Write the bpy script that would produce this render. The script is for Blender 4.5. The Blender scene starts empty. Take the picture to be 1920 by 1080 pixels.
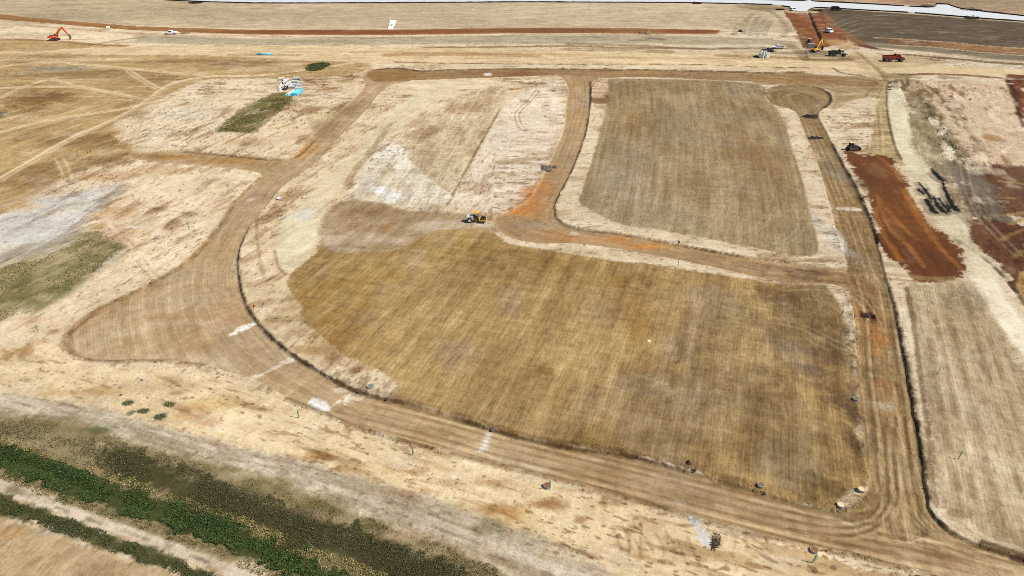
import bpy, bmesh, math, random
import numpy as np
from mathutils import Vector, Matrix
random.seed(7)
RNG = np.random.default_rng(11)
SC = bpy.context.scene
COL = SC.collection
R = math.radians
# ------------------------------------------------------------------ camera of the drone
CAM_H, PITCH, FPX = 72.0, R(30.7), 1280.0
SP, CP = math.sin(PITCH), math.cos(PITCH)
GAIN = 1.9          # light on flat ground x exposure: albedo = wanted brightness / GAIN
def gp(px, py):
    """photo pixel -> point on the ground plane (metres)"""
    px = np.asarray(px, float); py = np.asarray(py, float)
    cx = (px-960)/FPX; cy = (540-py)/FPX
    t = CAM_H/np.maximum(SP-cy*CP, 1e-4)
    return cx*t, (CP+cy*SP)*t
def P(px, py):
    x, y = gp(px, py); return float(x), float(y)
def ppm(py): return (py+220.3)*CP/CAM_H
def W(pts): return np.array([P(*p) for p in pts])
def lin(c):
    c = np.asarray(c, float)/255.0
    return np.where(c <= .04045, c/12.92, ((c+.055)/1.055)**2.4)
def alb(c): return lin(c)/GAIN
# ------------------------------------------------------------------ noise
TAB = [RNG.random((256, 256)).astype(np.float32) for _ in range(6)]
def vn(x, y, k=0):
    xi = np.floor(x); yi = np.floor(y)
    fx = (x-xi).astype(np.float32); fy = (y-yi).astype(np.float32)
    xi = xi.astype(np.int64) & 255; yi = yi.astype(np.int64) & 255
    x1 = (xi+1) & 255; y1 = (yi+1) & 255
    fx = fx*fx*fx*(fx*(fx*6-15)+10); fy = fy*fy*fy*(fy*(fy*6-15)+10)
    T = TAB[k % 6]
    a = T[xi, yi]; b = T[x1, yi]; c = T[xi, y1]; d = T[x1, y1]
    return (a+(b-a)*fx)*(1-fy)+(c+(d-c)*fx)*fy
def fbm(x, y, o=4, k=0, g=.5):
    s = 0; a = 1; n = 0
    for i in range(o):
        s = s+a*(vn(x*2**i+17.3*i, y*2**i+9.1*i, k+i)-.5); n += a*.5; a *= g
    return s/n            # about -1..1
def sst(a, b, v):
    t = np.clip((v-a)/(b-a), 0, 1); return t*t*(3-2*t)
# ------------------------------------------------------------------ ground grid
ST = 1.75
pys = np.concatenate([np.arange(-150, 40, .9), np.arange(40, 190, 1.05), np.arange(190, 1330, ST)])[::-1]
rowY = gp(960, pys)[1]
rowHalf = 960*1.28/FPX*np.hypot(CAM_H, rowY)*np.cos(np.arctan2(CAM_H, rowY)-PITCH)
NC = int(960*2*1.28/ST)
u = np.linspace(-1, 1, NC)
GX = (rowHalf[:, None]*u[None, :]); GY = np.repeat(rowY[:, None], NC, 1)
NR = len(pys); N = NR*NC
X = GX.ravel(); Y = GY.ravel()
xmax = float(np.abs(X).max())
WX = fbm(X*.35, Y*.35, 3, 0); WY = fbm(X*1.6+50, Y*1.6, 3, 2)   # edge raggedness
WB = fbm(X*.05+3, Y*.05, 4, 1)
H = np.zeros(N); SOIL = np.zeros((N, 3)); PH = np.zeros(N); AL = np.zeros(N)
SA = np.full(N, .25); CL = np.full(N, .6); DT = np.zeros(N); MO = np.full(N, .8); ZONE = np.zeros(N, np.int8)
def smooth(pts, closed=False, n=6):
    p = np.asarray(pts, float)
    if n <= 1: return p
    out = []; L = len(p)
    for i in range(L if closed else L-1):
        if closed: a, b, c, d = p[i-1], p[i], p[(i+1) % L], p[(i+2) % L]
        else: a, b, c, d = p[max(i-1, 0)], p[i], p[i+1], p[min(i+2, L-1)]
        for t in np.arange(n)/n:
            out.append(.5*((2*b)+(-a+c)*t+(2*a-5*b+4*c-d)*t*t+(-a+3*b-3*c+d)*t**3))
    if not closed: out.append(p[-1])
    return np.array(out)
def ldist(x, y, L, closed=False):
    """distance to polyline, arc length at nearest point, signed side (+left)"""
    n = len(L); bd = np.full(len(x), 1e18); bs = np.zeros(len(x)); bo = np.zeros(len(x)); acc = 0.
    for i in range(n if closed else n-1):
        a = L[i]; b = L[(i+1) % n]; d = b-a; l2 = d@d
        if l2 < 1e-12: continue
        l = math.sqrt(l2)
        rx = x-a[0]; ry = y-a[1]
        t = np.clip((rx*d[0]+ry*d[1])/l2, 0, 1)
        ex = rx-t*d[0]; ey = ry-t*d[1]; q = ex*ex+ey*ey
        m = q < bd
        bd[m] = q[m]; bs[m] = acc+t[m]*l; bo[m] = (d[0]*ry-d[1]*rx)[m]
        acc += l
    return np.sqrt(bd), bs, np.sign(bo)
def near(L, pad):
    lo = L.min(0)-pad; hi = L.max(0)+pad
    return np.nonzero((X > lo[0]) & (X < hi[0]) & (Y > lo[1]) & (Y < hi[1]))[0]
def inside(x, y, L):
    r = np.zeros(len(x), bool); n = len(L)
    for i in range(n):
        a = L[i]; b = L[i-1]
        if a[1] == b[1]: continue
        c = (a[1] > y) != (b[1] > y)
        r ^= c & (x < (b[0]-a[0])*(y-a[1])/(b[1]-a[1])+a[0])
    return r
def sdf(pts, pad=6, n=5, world=False):
    L = smooth(np.asarray(pts, float) if world else W(pts), True, n)
    i = near(L, pad); d, s, o = ldist(X[i], Y[i], L, True)
    return i, np.where(inside(X[i], Y[i], L), d, -d)
def mix(i, m, c, a=1.):
    m = (m*a)[:, None]; SOIL[i] = SOIL[i]*(1-m)+alb(c)*m
def poly(pts, c, a=1., rag=.6, soft=.4, n=5, zone=None, **kw):
    """paint one patch of soil; rag = ragged edge in metres"""
    i, d = sdf(pts, rag*3+soft+3, n)
    d = d+rag*(WX[i]+.7*WY[i])
    m = sst(-soft, soft, d)
    if c is not None: mix(i, m, c, a)
    j = i[m > .5]
    if zone is not None: ZONE[j] = zone
    for k, v in kw.items():
        A = globals()[k]; A[i] = A[i]*(1-m)+v*m
    return i, d, m
def direc(p, q):
    a = np.array(P(*p)); b = np.array(P(*q)); d = (b-a)/np.linalg.norm(b-a); return d
def grain(i, m, p, q):
    d = direc(p, q); j = i[m > .5]
    AL[j] = X[j]*d[0]+Y[j]*d[1]; PH[j] = -X[j]*d[1]+Y[j]*d[0]
def stroke(pts, w, c, a=1., rag=.3, soft=.3, n=6, gap=0., dep=0., world=False, **kw):
    """band of soil along a line, w = width in metres (number or (start, end))"""
    L = smooth(np.asarray(pts, float) if world else W(pts), False, n)
    wm = max(w) if isinstance(w, (tuple, list)) else w
    i = near(L, wm+rag*3+soft+1); d, s, o = ldist(X[i], Y[i], L)
    if isinstance(w, (tuple, list)):
        tot = np.sum(np.linalg.norm(np.diff(L, axis=0), axis=1)); w = w[0]+(w[1]-w[0])*s/tot
    e = w/2-d+rag*(WX[i]*.6+.5*WY[i])
    m = sst(-soft, soft, e)
    if gap: m = m*sst(gap-.25, gap+.25, .5+.5*fbm(s*.35, d*.3+len(pts)*7.7, 3, 3)*1.3)
    if c is not None: mix(i, m, c, a)
    if dep: H[i] -= dep*m
    for k, v in kw.items():
        A = globals()[k]; A[i] = A[i]*(1-m)+v*m
    return i, m
def pair(pts, c, a=.7, off=1.0, w=.55, **kw):
    """two wheel ruts"""
    L = smooth(W(pts), False, 6); t = np.gradient(L, axis=0); t /= np.linalg.norm(t, axis=1)[:, None]+1e-9
    nn = np.stack([-t[:, 1], t[:, 0]], 1)
    for s in (-off, off): stroke(L+nn*s, w, c, a, world=True, n=1, rag=.12, soft=.3, **kw)
def E(cx, cy, rx, ry, c, a=.8, rag=.5, soft=.6, rot=0., **kw):
    """ellipse-shaped patch given in photo pixels"""
    x0, y0 = P(cx, cy); rxm = rx/ppm(cy); rym = abs(P(cx, cy-ry)[1]-P(cx, cy+ry)[1])/2
    q = max(rxm, rym)*1.8+2
    i = np.nonzero((np.abs(X-x0) < q) & (np.abs(Y-y0) < q))[0]
    dx = X[i]-x0; dy = Y[i]-y0; cr, sr = math.cos(rot), math.sin(rot)
    r = np.hypot((dx*cr+dy*sr)/rxm, (-dx*sr+dy*cr)/rym)
    m = sst(1+soft*.5, 1-soft*.7, r+rag*(.5*WX[i]+.3*WY[i])+.25*rag*fbm(dx*2.2/rxm+cx, dy*2.2/rym, 3, 4))
    mix(i, m, c, a)
    for k, v in kw.items():
        A = globals()[k]; A[i] = A[i]*(1-m)+v*m
    return i, m
# ================================================================== soil map
# base: cream subsoil, mottled
gx = sst(-200, 250, X)
SOIL[:] = alb((235, 212, 174))*(1-gx)[:, None]+alb((224, 204, 172))*gx[:, None]
AL[:] = X; PH[:] = Y
d0 = direc((150, 500), (300, 420)); k = (X < -5) & (Y < 260)
AL[k] = (X*d0[0]+Y*d0[1])[k]; PH[k] = (-X*d0[1]+Y*d0[0])[k]
# ---- far ground
FAR = [(-900, -145), (2900, -145), (2900, 60), (1480, 62), (1340, 53), (960, 54), (740, 56), (480, 54), (200, 45), (0, 27), (-400, -4), (-900, -40)]
i, d, m = poly(FAR, (208, 187, 152), n=1, rag=1.5, soft=1.5, MO=.35, CL=.4, SA=.45)
E(150, 22, 330, 22, (190, 168, 132), .5); E(620, 30, 260, 14, (196, 176, 142), .6); E(1150, 24, 300, 16, (212, 192, 160), .7)
E(120, 30, 120, 6, (178, 162, 130), .5)
poly([(1300, -145), (2900, -145), (2900, 90), (1920, 31), (1760, 10), (1640, 8), (1500, 1), (1340, -1)], (196, 164, 132), n=1, rag=1.5, soft=2, SA=.5)
E(1850, 5, 130, 12, (150, 140, 100), .55, rag=.9); E(1700, 2, 60, 5, (170, 120, 85), .5)
# left tan field
poly([(-900, 70), (0, 74), (120, 78), (230, 92), (480, 108), (690, 118), (640, 142), (470, 147), (385, 150), (330, 172), (265, 205), (215, 232), (240, 262), (245, 292), (150, 318), (70, 362), (0, 405), (-900, 800)], (198, 166, 116), rag=1.2, soft=1.5, SA=.55, MO=.5)
for e in [(70, 186, 60, 15, (166, 122, 66), .75), (40, 165, 90, 5, (188, 146, 88), .6), (130, 138, 130, 6, (172, 140, 92), .6), (235, 140, 70, 8, (184, 150, 100), .6), (300, 150, 60, 8, (186, 150, 100), .6),
          (340, 115, 160, 4, (174, 138, 88), .7), (120, 262, 90, 12, (186, 146, 92), .5), (190, 268, 70, 14, (172, 134, 82), .7), (210, 300, 60, 12, (170, 132, 80), .6), (70, 320, 70, 14, (182, 146, 94), .6), (40, 345, 50, 10, (180, 142, 92), .6),
          (260, 215, 60, 8, (182, 146, 96), .5), (30, 245, 60, 8, (208, 178, 126), .6), (90, 222, 90, 6, (214, 186, 138), .5), (110, 128, 60, 5, (190, 178, 150), .7), (430, 125, 50, 6, (178, 146, 96), .6), (0, 216, 18, 6, (118, 116, 66), .8),
          (470, 118, 60, 5, (176, 144, 94), .5), (180, 92, 30, 3, (168, 126, 74), .6), (20, 112, 40, 5, (214, 190, 150), .6), (180, 112, 90, 4, (226, 202, 158), .7), (60, 205, 30, 8, (160, 116, 62), .4)]:
    E(e[0], e[1], e[2], e[3], tuple(v*(.9 if sum(e[4]) < 520 else 1.02) for v in e[4]), min(.95, e[5]*1.25), rag=1.1, soft=1.0)
# light haul band across the far side
i, d, m = poly([(-900, 94), (0, 96), (60, 96), (240, 86), (480, 87), (960, 90), (1150, 98), (1300, 99), (1440, 101), (1560, 112), (1650, 122), (1650, 142), (1440, 129), (1150, 121), (960, 119), (700, 118), (480, 106), (240, 103), (0, 101), (-900, 104)], (230, 203, 158), rag=2, soft=1.6, zone=1, SA=.5, MO=.25)
poly([(1640, 118), (1700, 121), (1780, 124), (1920, 132), (2500, 170), (2500, 205), (1920, 147), (1850, 141), (1760, 137), (1690, 137), (1640, 150)], (228, 202, 156), rag=1.5, soft=1.5, zone=1, SA=.3, MO=.2)
poly([(1600, 97), (1660, 100), (1720, 106), (1780, 116), (1700, 126), (1640, 124), (1590, 112)], (206, 180, 138), rag=1.5, soft=1.5, SA=.4)
def band(top, bot, c, a=1., **kw): return poly(list(top)+list(bot)[::-1], c, a, n=1, **kw)
band([(-900, -25), (0, 27), (100, 37), (200, 45), (260, 50), (480, 56), (740, 56), (960, 52), (1150, 52.5), (1350, 56)], [(-900, -15), (0, 36), (100, 44), (200, 53), (260, 57), (480, 65), (740, 66), (960, 62.5), (1150, 63), (1345, 64)], (172, 122, 74), rag=.6, soft=.6, SA=.3, MO=.1)
E(640, 60, 260, 4.5, (146, 86, 50), .9, rag=.3); E(1030, 57.5, 150, 4.5, (142, 90, 54), .9, rag=.3); E(1290, 59, 60, 4, (146, 82, 46), .9, rag=.3); E(860, 58, 80, 3.5, (150, 96, 54), .7); E(1180, 58, 50, 4, (156, 110, 70), .7)
stroke([(-900, -12), (0, 35.5), (100, 44), (200, 52), (260, 57)], 1.6, (128, 92, 62), .8, gap=.4)
stroke([(960, 51), (1150, 51.5), (1350, 54.5)], 2.0, (220, 198, 160), .7); stroke([(960, 65), (1200, 65), (1345, 65)], 2.0, (196, 160, 130), .7)
for q in [[(30, 46), (160, 56), (300, 66), (470, 67)], [(480, 69), (740, 70), (960, 67)]]: stroke(q, 4., (202, 166, 132), .6)
band([(250, 66), (480, 72), (960, 66), (1200, 66), (1440, 72), (1500, 80)], [(250, 80), (480, 85), (960, 82), (1150, 82), (1440, 84), (1500, 90)], (188, 172, 140), .9, rag=1.5, soft=2, SA=.5, MO=.3)
for e in [(590, 77, 60, 3, (166, 158, 118), .6), (860, 76, 90, 3, (172, 160, 124), .5), (330, 72, 50, 4, (176, 166, 134), .6), (60, 65, 80, 4, (186, 172, 138), .5)]: E(*e)
for q, w, c, a in [([(0, 73), (90, 76), (170, 83), (235, 86)], 4, (158, 116, 64), .8), ([(170, 84), (240, 73), (270, 71)], 3, (150, 118, 84), .6),
                   ([(800, 89), (960, 88), (1070, 86), (1200, 90), (1440, 91), (1500, 92)], 4, (150, 116, 70), .8), ([(1070, 82), (1200, 86), (1300, 91), (1430, 90)], 5, (140, 110, 68), .7),
                   ([(1350, 104), (1440, 107), (1530, 112), (1590, 112)], 6, (150, 116, 70), .8), ([(730, 103), (810, 101), (1000, 104)], 7, (190, 152, 100), .8), ([(430, 103), (560, 103)], 3, (150, 126, 84), .6),
                   ([(660, 98), (760, 97), (1000, 100), (1200, 108)], 3, (196, 164, 116), .6), ([(1070, 92), (1170, 94), (1250, 97)], 9, (176, 146, 108), .7), ([(1210, 70), (1240, 74)], 5, (140, 116, 84), .7), ([(1180, 76), (1215, 75)], 3, (130, 106, 76), .7),
                   ([(1100, 108), (1250, 109), (1440, 110)], 3, (190, 156, 106), .7), ([(1440, 96), (1520, 104), (1600, 108)], 7, (166, 138, 96), .7), ([(1480, 84), (1500, 100), (1512, 112)], 5, (150, 120, 82), .7)]:
    stroke(q, w, c, a, rag=1.0, soft=1.2, SA=.6)
for q in [[(100, 96), (400, 94), (700, 94)], [(700, 113), (1000, 114), (1300, 118)], [(500, 112), (700, 113)], [(1250, 103), (1400, 105), (1500, 112)], [(0, 121), (110, 118), (240, 128), (360, 136), (400, 143)]]: pair(q, (240, 216, 174), .6, 1.2, .9)
# dark tilled field, far right
i, d, m = poly([(1545, 16), (1640, 22), (1780, 32), (1920, 43), (2600, 95), (2600, 145), (1920, 112), (1780, 99), (1700, 92), (1640, 87), (1610, 84), (1590, 72), (1572, 58), (1552, 44), (1536, 26)], (112, 94, 70), rag=1.4, soft=1.0, SA=.75, MO=.15)
stroke([(1640, 84), (1730, 92), (1920, 110), (2600, 150)], (13, 17), (152, 136, 108), .9, rag=1.4, soft=2)
stroke([(1612, 84), (1640, 91), (1670, 95)], (7, 3), (120, 64, 36), .95)
stroke([(1545, 22), (1563, 45), (1590, 66), (1612, 82)], (2, 7), (156, 108, 64), .75, rag=.8)
band([(1672, 72), (1745, 77), (1800, 82), (1920, 92), (2600, 130)], [(1672, 82), (1745, 86), (1800, 92), (1920, 102), (2600, 142)], (172, 124, 76), .85, rag=1.6, soft=1.4, SA=.5, MO=.5)
E(1710, 79, 36, 5, (116, 74, 50), .8, rag=.9)
stroke([(1640, 71), (1672, 72), (1745, 77), (1800, 81), (1920, 91), (2600, 129)], 2.2, (204, 176, 138), .8); stroke([(1680, 85), (1745, 88), (1800, 93.5), (1920, 104), (2600, 145)], 2.5, (208, 182, 142), .8)
stroke([(1700, 103), (1760, 108), (1830, 114), (1920, 121), (2600, 160)], (4, 9), (126, 98, 62), .85, rag=1.2, SA=.6)
stroke([(1720, 101), (1800, 108), (1920, 115)], 2, (206, 184, 146), .6)
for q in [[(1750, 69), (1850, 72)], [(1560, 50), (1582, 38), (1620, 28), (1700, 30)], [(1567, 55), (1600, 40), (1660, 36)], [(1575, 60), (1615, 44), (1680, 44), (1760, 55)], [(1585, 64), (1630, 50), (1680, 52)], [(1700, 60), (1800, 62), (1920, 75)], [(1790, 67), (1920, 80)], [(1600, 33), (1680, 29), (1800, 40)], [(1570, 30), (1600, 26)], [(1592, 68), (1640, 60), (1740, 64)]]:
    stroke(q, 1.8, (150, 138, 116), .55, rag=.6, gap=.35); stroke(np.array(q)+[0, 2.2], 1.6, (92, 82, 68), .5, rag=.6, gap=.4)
# red stripped strip up to the concrete road
i, d, m = poly([(1470, 22), (1484, 24), (1513, 25), (1524, 24), (1540, 26), (1556, 46), (1580, 60), (1590, 80), (1560, 86), (1535, 92), (1510, 92), (1500, 76), (1494, 56), (1482, 40)], (146, 88, 48), rag=.9, soft=.6, SA=.4, MO=.4)
E(1532, 45, 10, 16, (176, 116, 64), .4, rot=.2); E(1505, 74, 10, 8, (120, 74, 40), .6); E(1575, 82, 24, 10, (200, 160, 108), .8); E(1510, 60, 14, 4, (168, 118, 66), .5); E(1528, 98, 34, 6, (140, 114, 82), .7)
stroke([(1517, 23), (1522, 36), (1527, 48), (1534, 62), (1541, 78)], 1.5, (58, 34, 24), .95, rag=.15, soft=.25, dep=1.0)
stroke([(1482, 34), (1490, 52), (1500, 70), (1508, 88), (1515, 112)], 1.4, (110, 72, 46), .7, gap=.4)
for q in [[(1424, 14), (1452, 26), (1468, 44), (1474, 60), (1466, 68)], [(1412, 24), (1398, 42), (1394, 64)], [(1424, 30), (1412, 48), (1406, 66)], [(1436, 34), (1424, 52), (1420, 66)], [(1446, 38), (1436, 54), (1432, 68)], [(1396, 14), (1440, 20), (1470, 40), (1480, 58)], [(1386, 44), (1376, 66)]]:
    stroke(q, 3.5, (150, 134, 104), .55, rag=1.0, gap=.3)
E(1430, 14, 44, 6, (150, 124, 84), .7); E(1500, 18, 24, 3, (150, 112, 74), .6)
stroke([(1690, 141), (1740, 139), (1790, 140), (1850, 144), (1925, 150), (2300, 175)], (3, 5), (142, 92, 46), .9, rag=1)
# ---- right wild area
poly([(1660, 150), (1780, 150), (1900, 158), (2500, 190), (2500, 420), (1920, 330), (1800, 310), (1720, 240)], (218, 192, 160), rag=2, soft=2, MO=1.25); grain(np.arange(N)[(X > 150) & (Y > 130)], np.ones(((X > 150) & (Y > 130)).sum()), (1750, 190), (1800, 290)) if False else None
poly([(1690, 180), (1720, 172), (1760, 210), (1800, 270), (1820, 300), (1770, 310), (1730, 260), (1700, 220)], (158, 138, 104), .9, rag=2, soft=2, SA=1.1)
wi, wd, wm = poly([(1660, 160), (1780, 156), (1900, 164), (2500, 200), (2500, 900), (1920, 560), (1800, 440), (1720, 300)], None); grain(wi, wm, (1750, 190), (1805, 300))
poly([(1770, 300), (1850, 306), (1880, 350), (1885, 390), (1920, 430), (1900, 440), (1830, 412), (1800, 370), (1782, 330)], (124, 108, 90), .95, rag=1.6, soft=1, SA=.5)
i, d, m = poly([(1836, 306), (1920, 313), (2300, 330), (2300, 470), (1920, 408), (1880, 390), (1862, 350)], (118, 78, 48), .95, rag=2.2, soft=1.2, SA=.5)
poly([(1812, 420), (1832, 406), (1860, 412), (1920, 424), (2300, 500), (2300, 900), (1920, 560), (1890, 520), (1850, 476), (1812, 452)], (116, 72, 42), .98, rag=1.8, soft=.8, SA=.5)
poly([(1886, 142), (1925, 141), (2200, 160), (2200, 330), (1925, 225), (1905, 205), (1893, 175)], (128, 72, 36), .98, rag=.7, soft=.6, SA=.6)
for q in [[(1890, 150), (1903, 180), (1910, 210), (1920, 240)], [(1896, 160), (1915, 185)], [(1900, 146), (1925, 160)]]: stroke(q, 1.2, (70, 40, 24), .7)
stroke([(1905, 165), (1925, 155)], 1.2, (170, 110, 60), .7); stroke([(1915, 185), (1925, 200)], 1.2, (176, 116, 60), .7)
for q in [[(1880, 450), (1895, 440), (1920, 432), (1960, 430)], [(1902, 484), (1912, 474), (1930, 468)], [(1895, 420), (1920, 410)], [(1880, 405), (1925, 398)], [(1870, 370), (1900, 372)], [(1875, 340), (1920, 345)]]: stroke(q, 1.3, (176, 140, 92), .7, rag=.5)
poly([(1908, 530), (1925, 500), (1980, 480), (1960, 560), (1925, 575), (1905, 560)], (190, 152, 98), .9, rag=.6); 
pair([(1805, 300), (1815, 350), (1832, 395), (1870, 440), (1910, 480)], (176, 158, 128), .6, .9, .5)
# pale haul trail
poly([(1662, 168), (1690, 166), (1700, 200), (1705, 250), (1722, 290), (1745, 318), (1768, 350), (1785, 385), (1812, 430), (1800, 446), (1770, 440), (1752, 405), (1735, 370), (1716, 340), (1698, 310), (1680, 268), (1668, 220)], (218, 204, 168), .95, rag=1.0, soft=1, MO=.5)
poly([(1805, 478), (1830, 470), (1860, 510), (1890, 560), (1925, 610), (2100, 850), (2100, 1050), (1925, 690), (1890, 630), (1850, 570), (1822, 530)], (248, 234, 204), 1, rag=.7, soft=.8, MO=.03, SA=.15, CL=.3)
poly([(1745, 432), (1770, 440), (1812, 446), (1830, 470), (1810, 485), (1780, 460)], (206, 182, 146), .8)
stroke([(1782, 442), (1800, 455), (1830, 475), (1865, 502), (1895, 535), (1925, 575)], 1.0, (84, 68, 50), .85, rag=.4, gap=.25, dep=.15)
poly([(1640, 120), (1665, 140), (1664, 170), (1668, 220), (1680, 270), (1700, 312), (1660, 290), (1625, 285), (1632, 250), (1640, 210), (1648, 170)], (206, 182, 136), .9, rag=1.2, soft=1.2, SA=.6)
stroke([(1662, 160), (1662, 200), (1668, 235), (1676, 270)], 1.0, (130, 102, 70), .8, rag=.4); stroke([(1610, 100), (1635, 122), (1655, 140), (1664, 160)], 2.2, (160, 128, 82), .7, rag=.6); stroke([(1600, 108), (1620, 125), (1640, 145)], 3, (210, 180, 130), .7)
for q in [[(1688, 150), (1695, 160), (1692, 170)], [(1680, 150), (1678, 166)], [(1673, 152), (1672, 166)], [(1700, 146), (1702, 160)], [(1668, 152), (1666, 164)]]: stroke(q, 1.6, (92, 72, 48), .85, rag=.6, dep=.3)
E(1690, 145, 34, 8, (150, 126, 80), .75); E(1720, 170, 30, 12, (168, 146, 102), .6)
for q in [[(1740, 196), (1750, 215), (1765, 240), (1785, 275), (1810, 305)], [(1740, 160), (1770, 190), (1800, 240)]]: stroke(q, 1.6, (86, 92, 52), .75, rag=.9, gap=.42)
for q in [[(1715, 190), (1740, 230), (1790, 290)], [(1725, 180), (1760, 225), (1810, 290)], [(1712, 220), (1745, 226), (1775, 258)], [(1712, 240), (1750, 262), (1780, 300)], [(1752, 165), (1790, 210), (1850, 290)], [(1780, 180), (1815, 235), (1835, 290)]]: stroke(q, 2.2, (134, 116, 86), .5, rag=1, gap=.38)
E(1860, 258, 22, 8, (176, 130, 74), .7); E(1783, 181, 4, 2, (92, 52, 36), .9); E(1796, 203, 4, 3, (92, 52, 36), .9); E(1808, 222, 3, 3, (84, 50, 36), .9); E(1706, 232, 12, 12, (130, 124, 72), .6); E(1722, 254, 16, 8, (130, 122, 70), .6); E(1775, 145, 22, 4, (150, 126, 84), .6)
# near-black streaks by the trail
poly([(1735, 318), (1752, 318), (1772, 345), (1790, 385), (1814, 428), (1822, 452), (1840, 478), (1870, 520), (1820, 520), (1806, 482), (1796, 452), (1770, 440), (1752, 408), (1738, 374), (1722, 342)], (224, 208, 174), .8, rag=.8, soft=.8, MO=.25)
poly([(1770, 300), (1782, 318), (1796, 350), (1812, 390), (1822, 420), (1806, 420), (1788, 385), (1772, 345), (1756, 318)], (160, 140, 112), .7, rag=1.0, soft=1, SA=.7)
STRK = [([(1749, 302), (1758, 312), (1769, 321)], (1.8, 3.0)), ([(1744, 316), (1756, 327), (1766, 337)], (2.4, 2.6)), ([(1767, 338), (1772, 355), (1781, 375), (1793, 394)], (.8, 2.8)), ([(1722, 342), (1735, 356), (1748, 378)], (1.2, .9)), ([(1737, 374), (1745, 388), (1753, 398)], (2.0, 2.6)), ([(1750, 370), (1758, 385), (1770, 397)], (1.2, 3.0)), ([(1760, 372), (1770, 385), (1780, 396)], (.8, 1.6)), ([(1721, 355), (1730, 363)], (1.5, 1.5)), ([(1774, 380), (1781, 391)], (.7, 1.2))]
for q, w in STRK: stroke(np.array(q)+[-4, 3], (w[0]+.4, w[1]+.4), (128, 104, 78), .6, rag=.9, soft=.6, MO=0); stroke(np.array(q)+[6, -2], .6, (104, 84, 64), .6, rag=.8, gap=.3)
for q, w in STRK: stroke(q, (w[0]*.62+.1, w[1]*.62+.1), (10, 9, 8), 1., rag=.6, soft=.3, dep=.05, MO=0, SA=.3, CL=.8)
# ---- left half of the site
poly([(-900, 480), (0, 402), (60, 372), (130, 345), (190, 338), (235, 345), (205, 378), (180, 402), (150, 438), (100, 476), (0, 502), (-900, 900)], (224, 216, 202), .95, rag=1.6, soft=2, MO=.8, CL=.8)
stroke([(235, 348), (205, 380), (160, 420), (90, 465), (0, 500)], 5, (186, 170, 142), .7, rag=1.2, SA=.6)
i, d, m = poly([(-900, 900), (0, 504), (60, 488), (110, 470), (150, 442), (190, 430), (225, 455), (245, 468), (205, 492), (165, 520), (120, 560), (60, 592), (0, 606), (-900, 1300)], (172, 152, 106), .9, rag=2.0, soft=1.5, SA=.5, MO=.4)
for e in [(125, 462, 24, 10), (190, 455, 24, 9), (150, 500, 30, 12), (100, 510, 30, 12), (50, 530, 36, 14), (20, 560, 30, 14), (110, 545, 26, 12), (70, 570, 26, 10), (140, 530, 24, 10), (170, 480, 20, 8), (220, 462, 14, 8)]: E(*e, (118, 118, 62), .6, rag=1.7, soft=1.3)
poly([(190, 492), (215, 474), (240, 464), (246, 470), (220, 486), (195, 508), (178, 512)], (208, 190, 160), 1, rag=.4)
stroke([(176, 510), (196, 486), (220, 468), (238, 462)], .7, (120, 96, 60), .7, rag=.3)
poly([(70, 372), (150, 340), (230, 305), (300, 305), (380, 311), (485, 324), (486, 335), (440, 380), (405, 425), (350, 492), (300, 520), (225, 563), (130, 612), (60, 640), (0, 650), (0, 608), (70, 590), (150, 545), (200, 505), (250, 470), (190, 430), (160, 420), (205, 385), (235, 345)], (241, 217, 180), .9, rag=1.2, soft=1.5, MO=.9)
for e in [(200, 330, 50, 10, (206, 164, 116), .6), (215, 400, 40, 14, (214, 172, 126), .7), (180, 425, 18, 6, (190, 150, 90), .7), (220, 440, 40, 14, (220, 182, 144), .7), (295, 393, 18, 6, (180, 140, 98), .7), (320, 425, 16, 12, (176, 132, 96), .7), (355, 403, 14, 6, (180, 140, 104), .6), (300, 320, 60, 10, (216, 174, 118), .5), (345, 340, 60, 12, (238, 216, 182), .7), (340, 450, 60, 18, (240, 220, 186), .6), (360, 375, 50, 16, (232, 208, 176), .5), (270, 455, 10, 10, (190, 156, 110), .5), (290, 470, 30, 8, (214, 182, 140), .5), (100, 610, 60, 16, (236, 210, 168), .6), (250, 426, 20, 2.5, (250, 238, 216), .9)]: E(*e)
pair([(195, 330), (215, 400), (250, 465)], (220, 192, 150), .5, .7, .4); pair([(262, 486), (275, 505), (300, 530)], (206, 174, 130), .7, .7, .5); pair([(205, 420), (232, 450), (252, 472)], (206, 170, 130), .7, .8, .5)
stroke([(248, 365), (255, 378), (285, 390), (370, 402)], .3, (150, 116, 80), .7, rag=.2)
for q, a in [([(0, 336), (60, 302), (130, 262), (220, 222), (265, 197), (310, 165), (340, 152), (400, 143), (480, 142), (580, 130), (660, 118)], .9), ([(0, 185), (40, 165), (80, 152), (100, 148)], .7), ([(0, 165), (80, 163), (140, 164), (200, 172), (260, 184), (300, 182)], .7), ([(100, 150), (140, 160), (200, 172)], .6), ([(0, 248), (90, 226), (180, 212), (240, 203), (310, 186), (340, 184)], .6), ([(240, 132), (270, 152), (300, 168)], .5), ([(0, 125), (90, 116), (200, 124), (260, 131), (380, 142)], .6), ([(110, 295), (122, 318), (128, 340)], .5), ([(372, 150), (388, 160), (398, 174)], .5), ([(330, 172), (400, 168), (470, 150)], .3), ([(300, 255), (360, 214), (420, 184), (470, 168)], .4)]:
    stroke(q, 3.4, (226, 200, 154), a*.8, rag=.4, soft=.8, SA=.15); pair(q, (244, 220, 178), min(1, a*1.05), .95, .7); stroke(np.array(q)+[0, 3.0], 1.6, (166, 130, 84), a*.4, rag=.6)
for s in (0, 4, 9, 14, 19): pair([(375+s, 150), (390+s, 162), (396+s*1.3, 174)], (220, 192, 146), .5, .7, .4)
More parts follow.
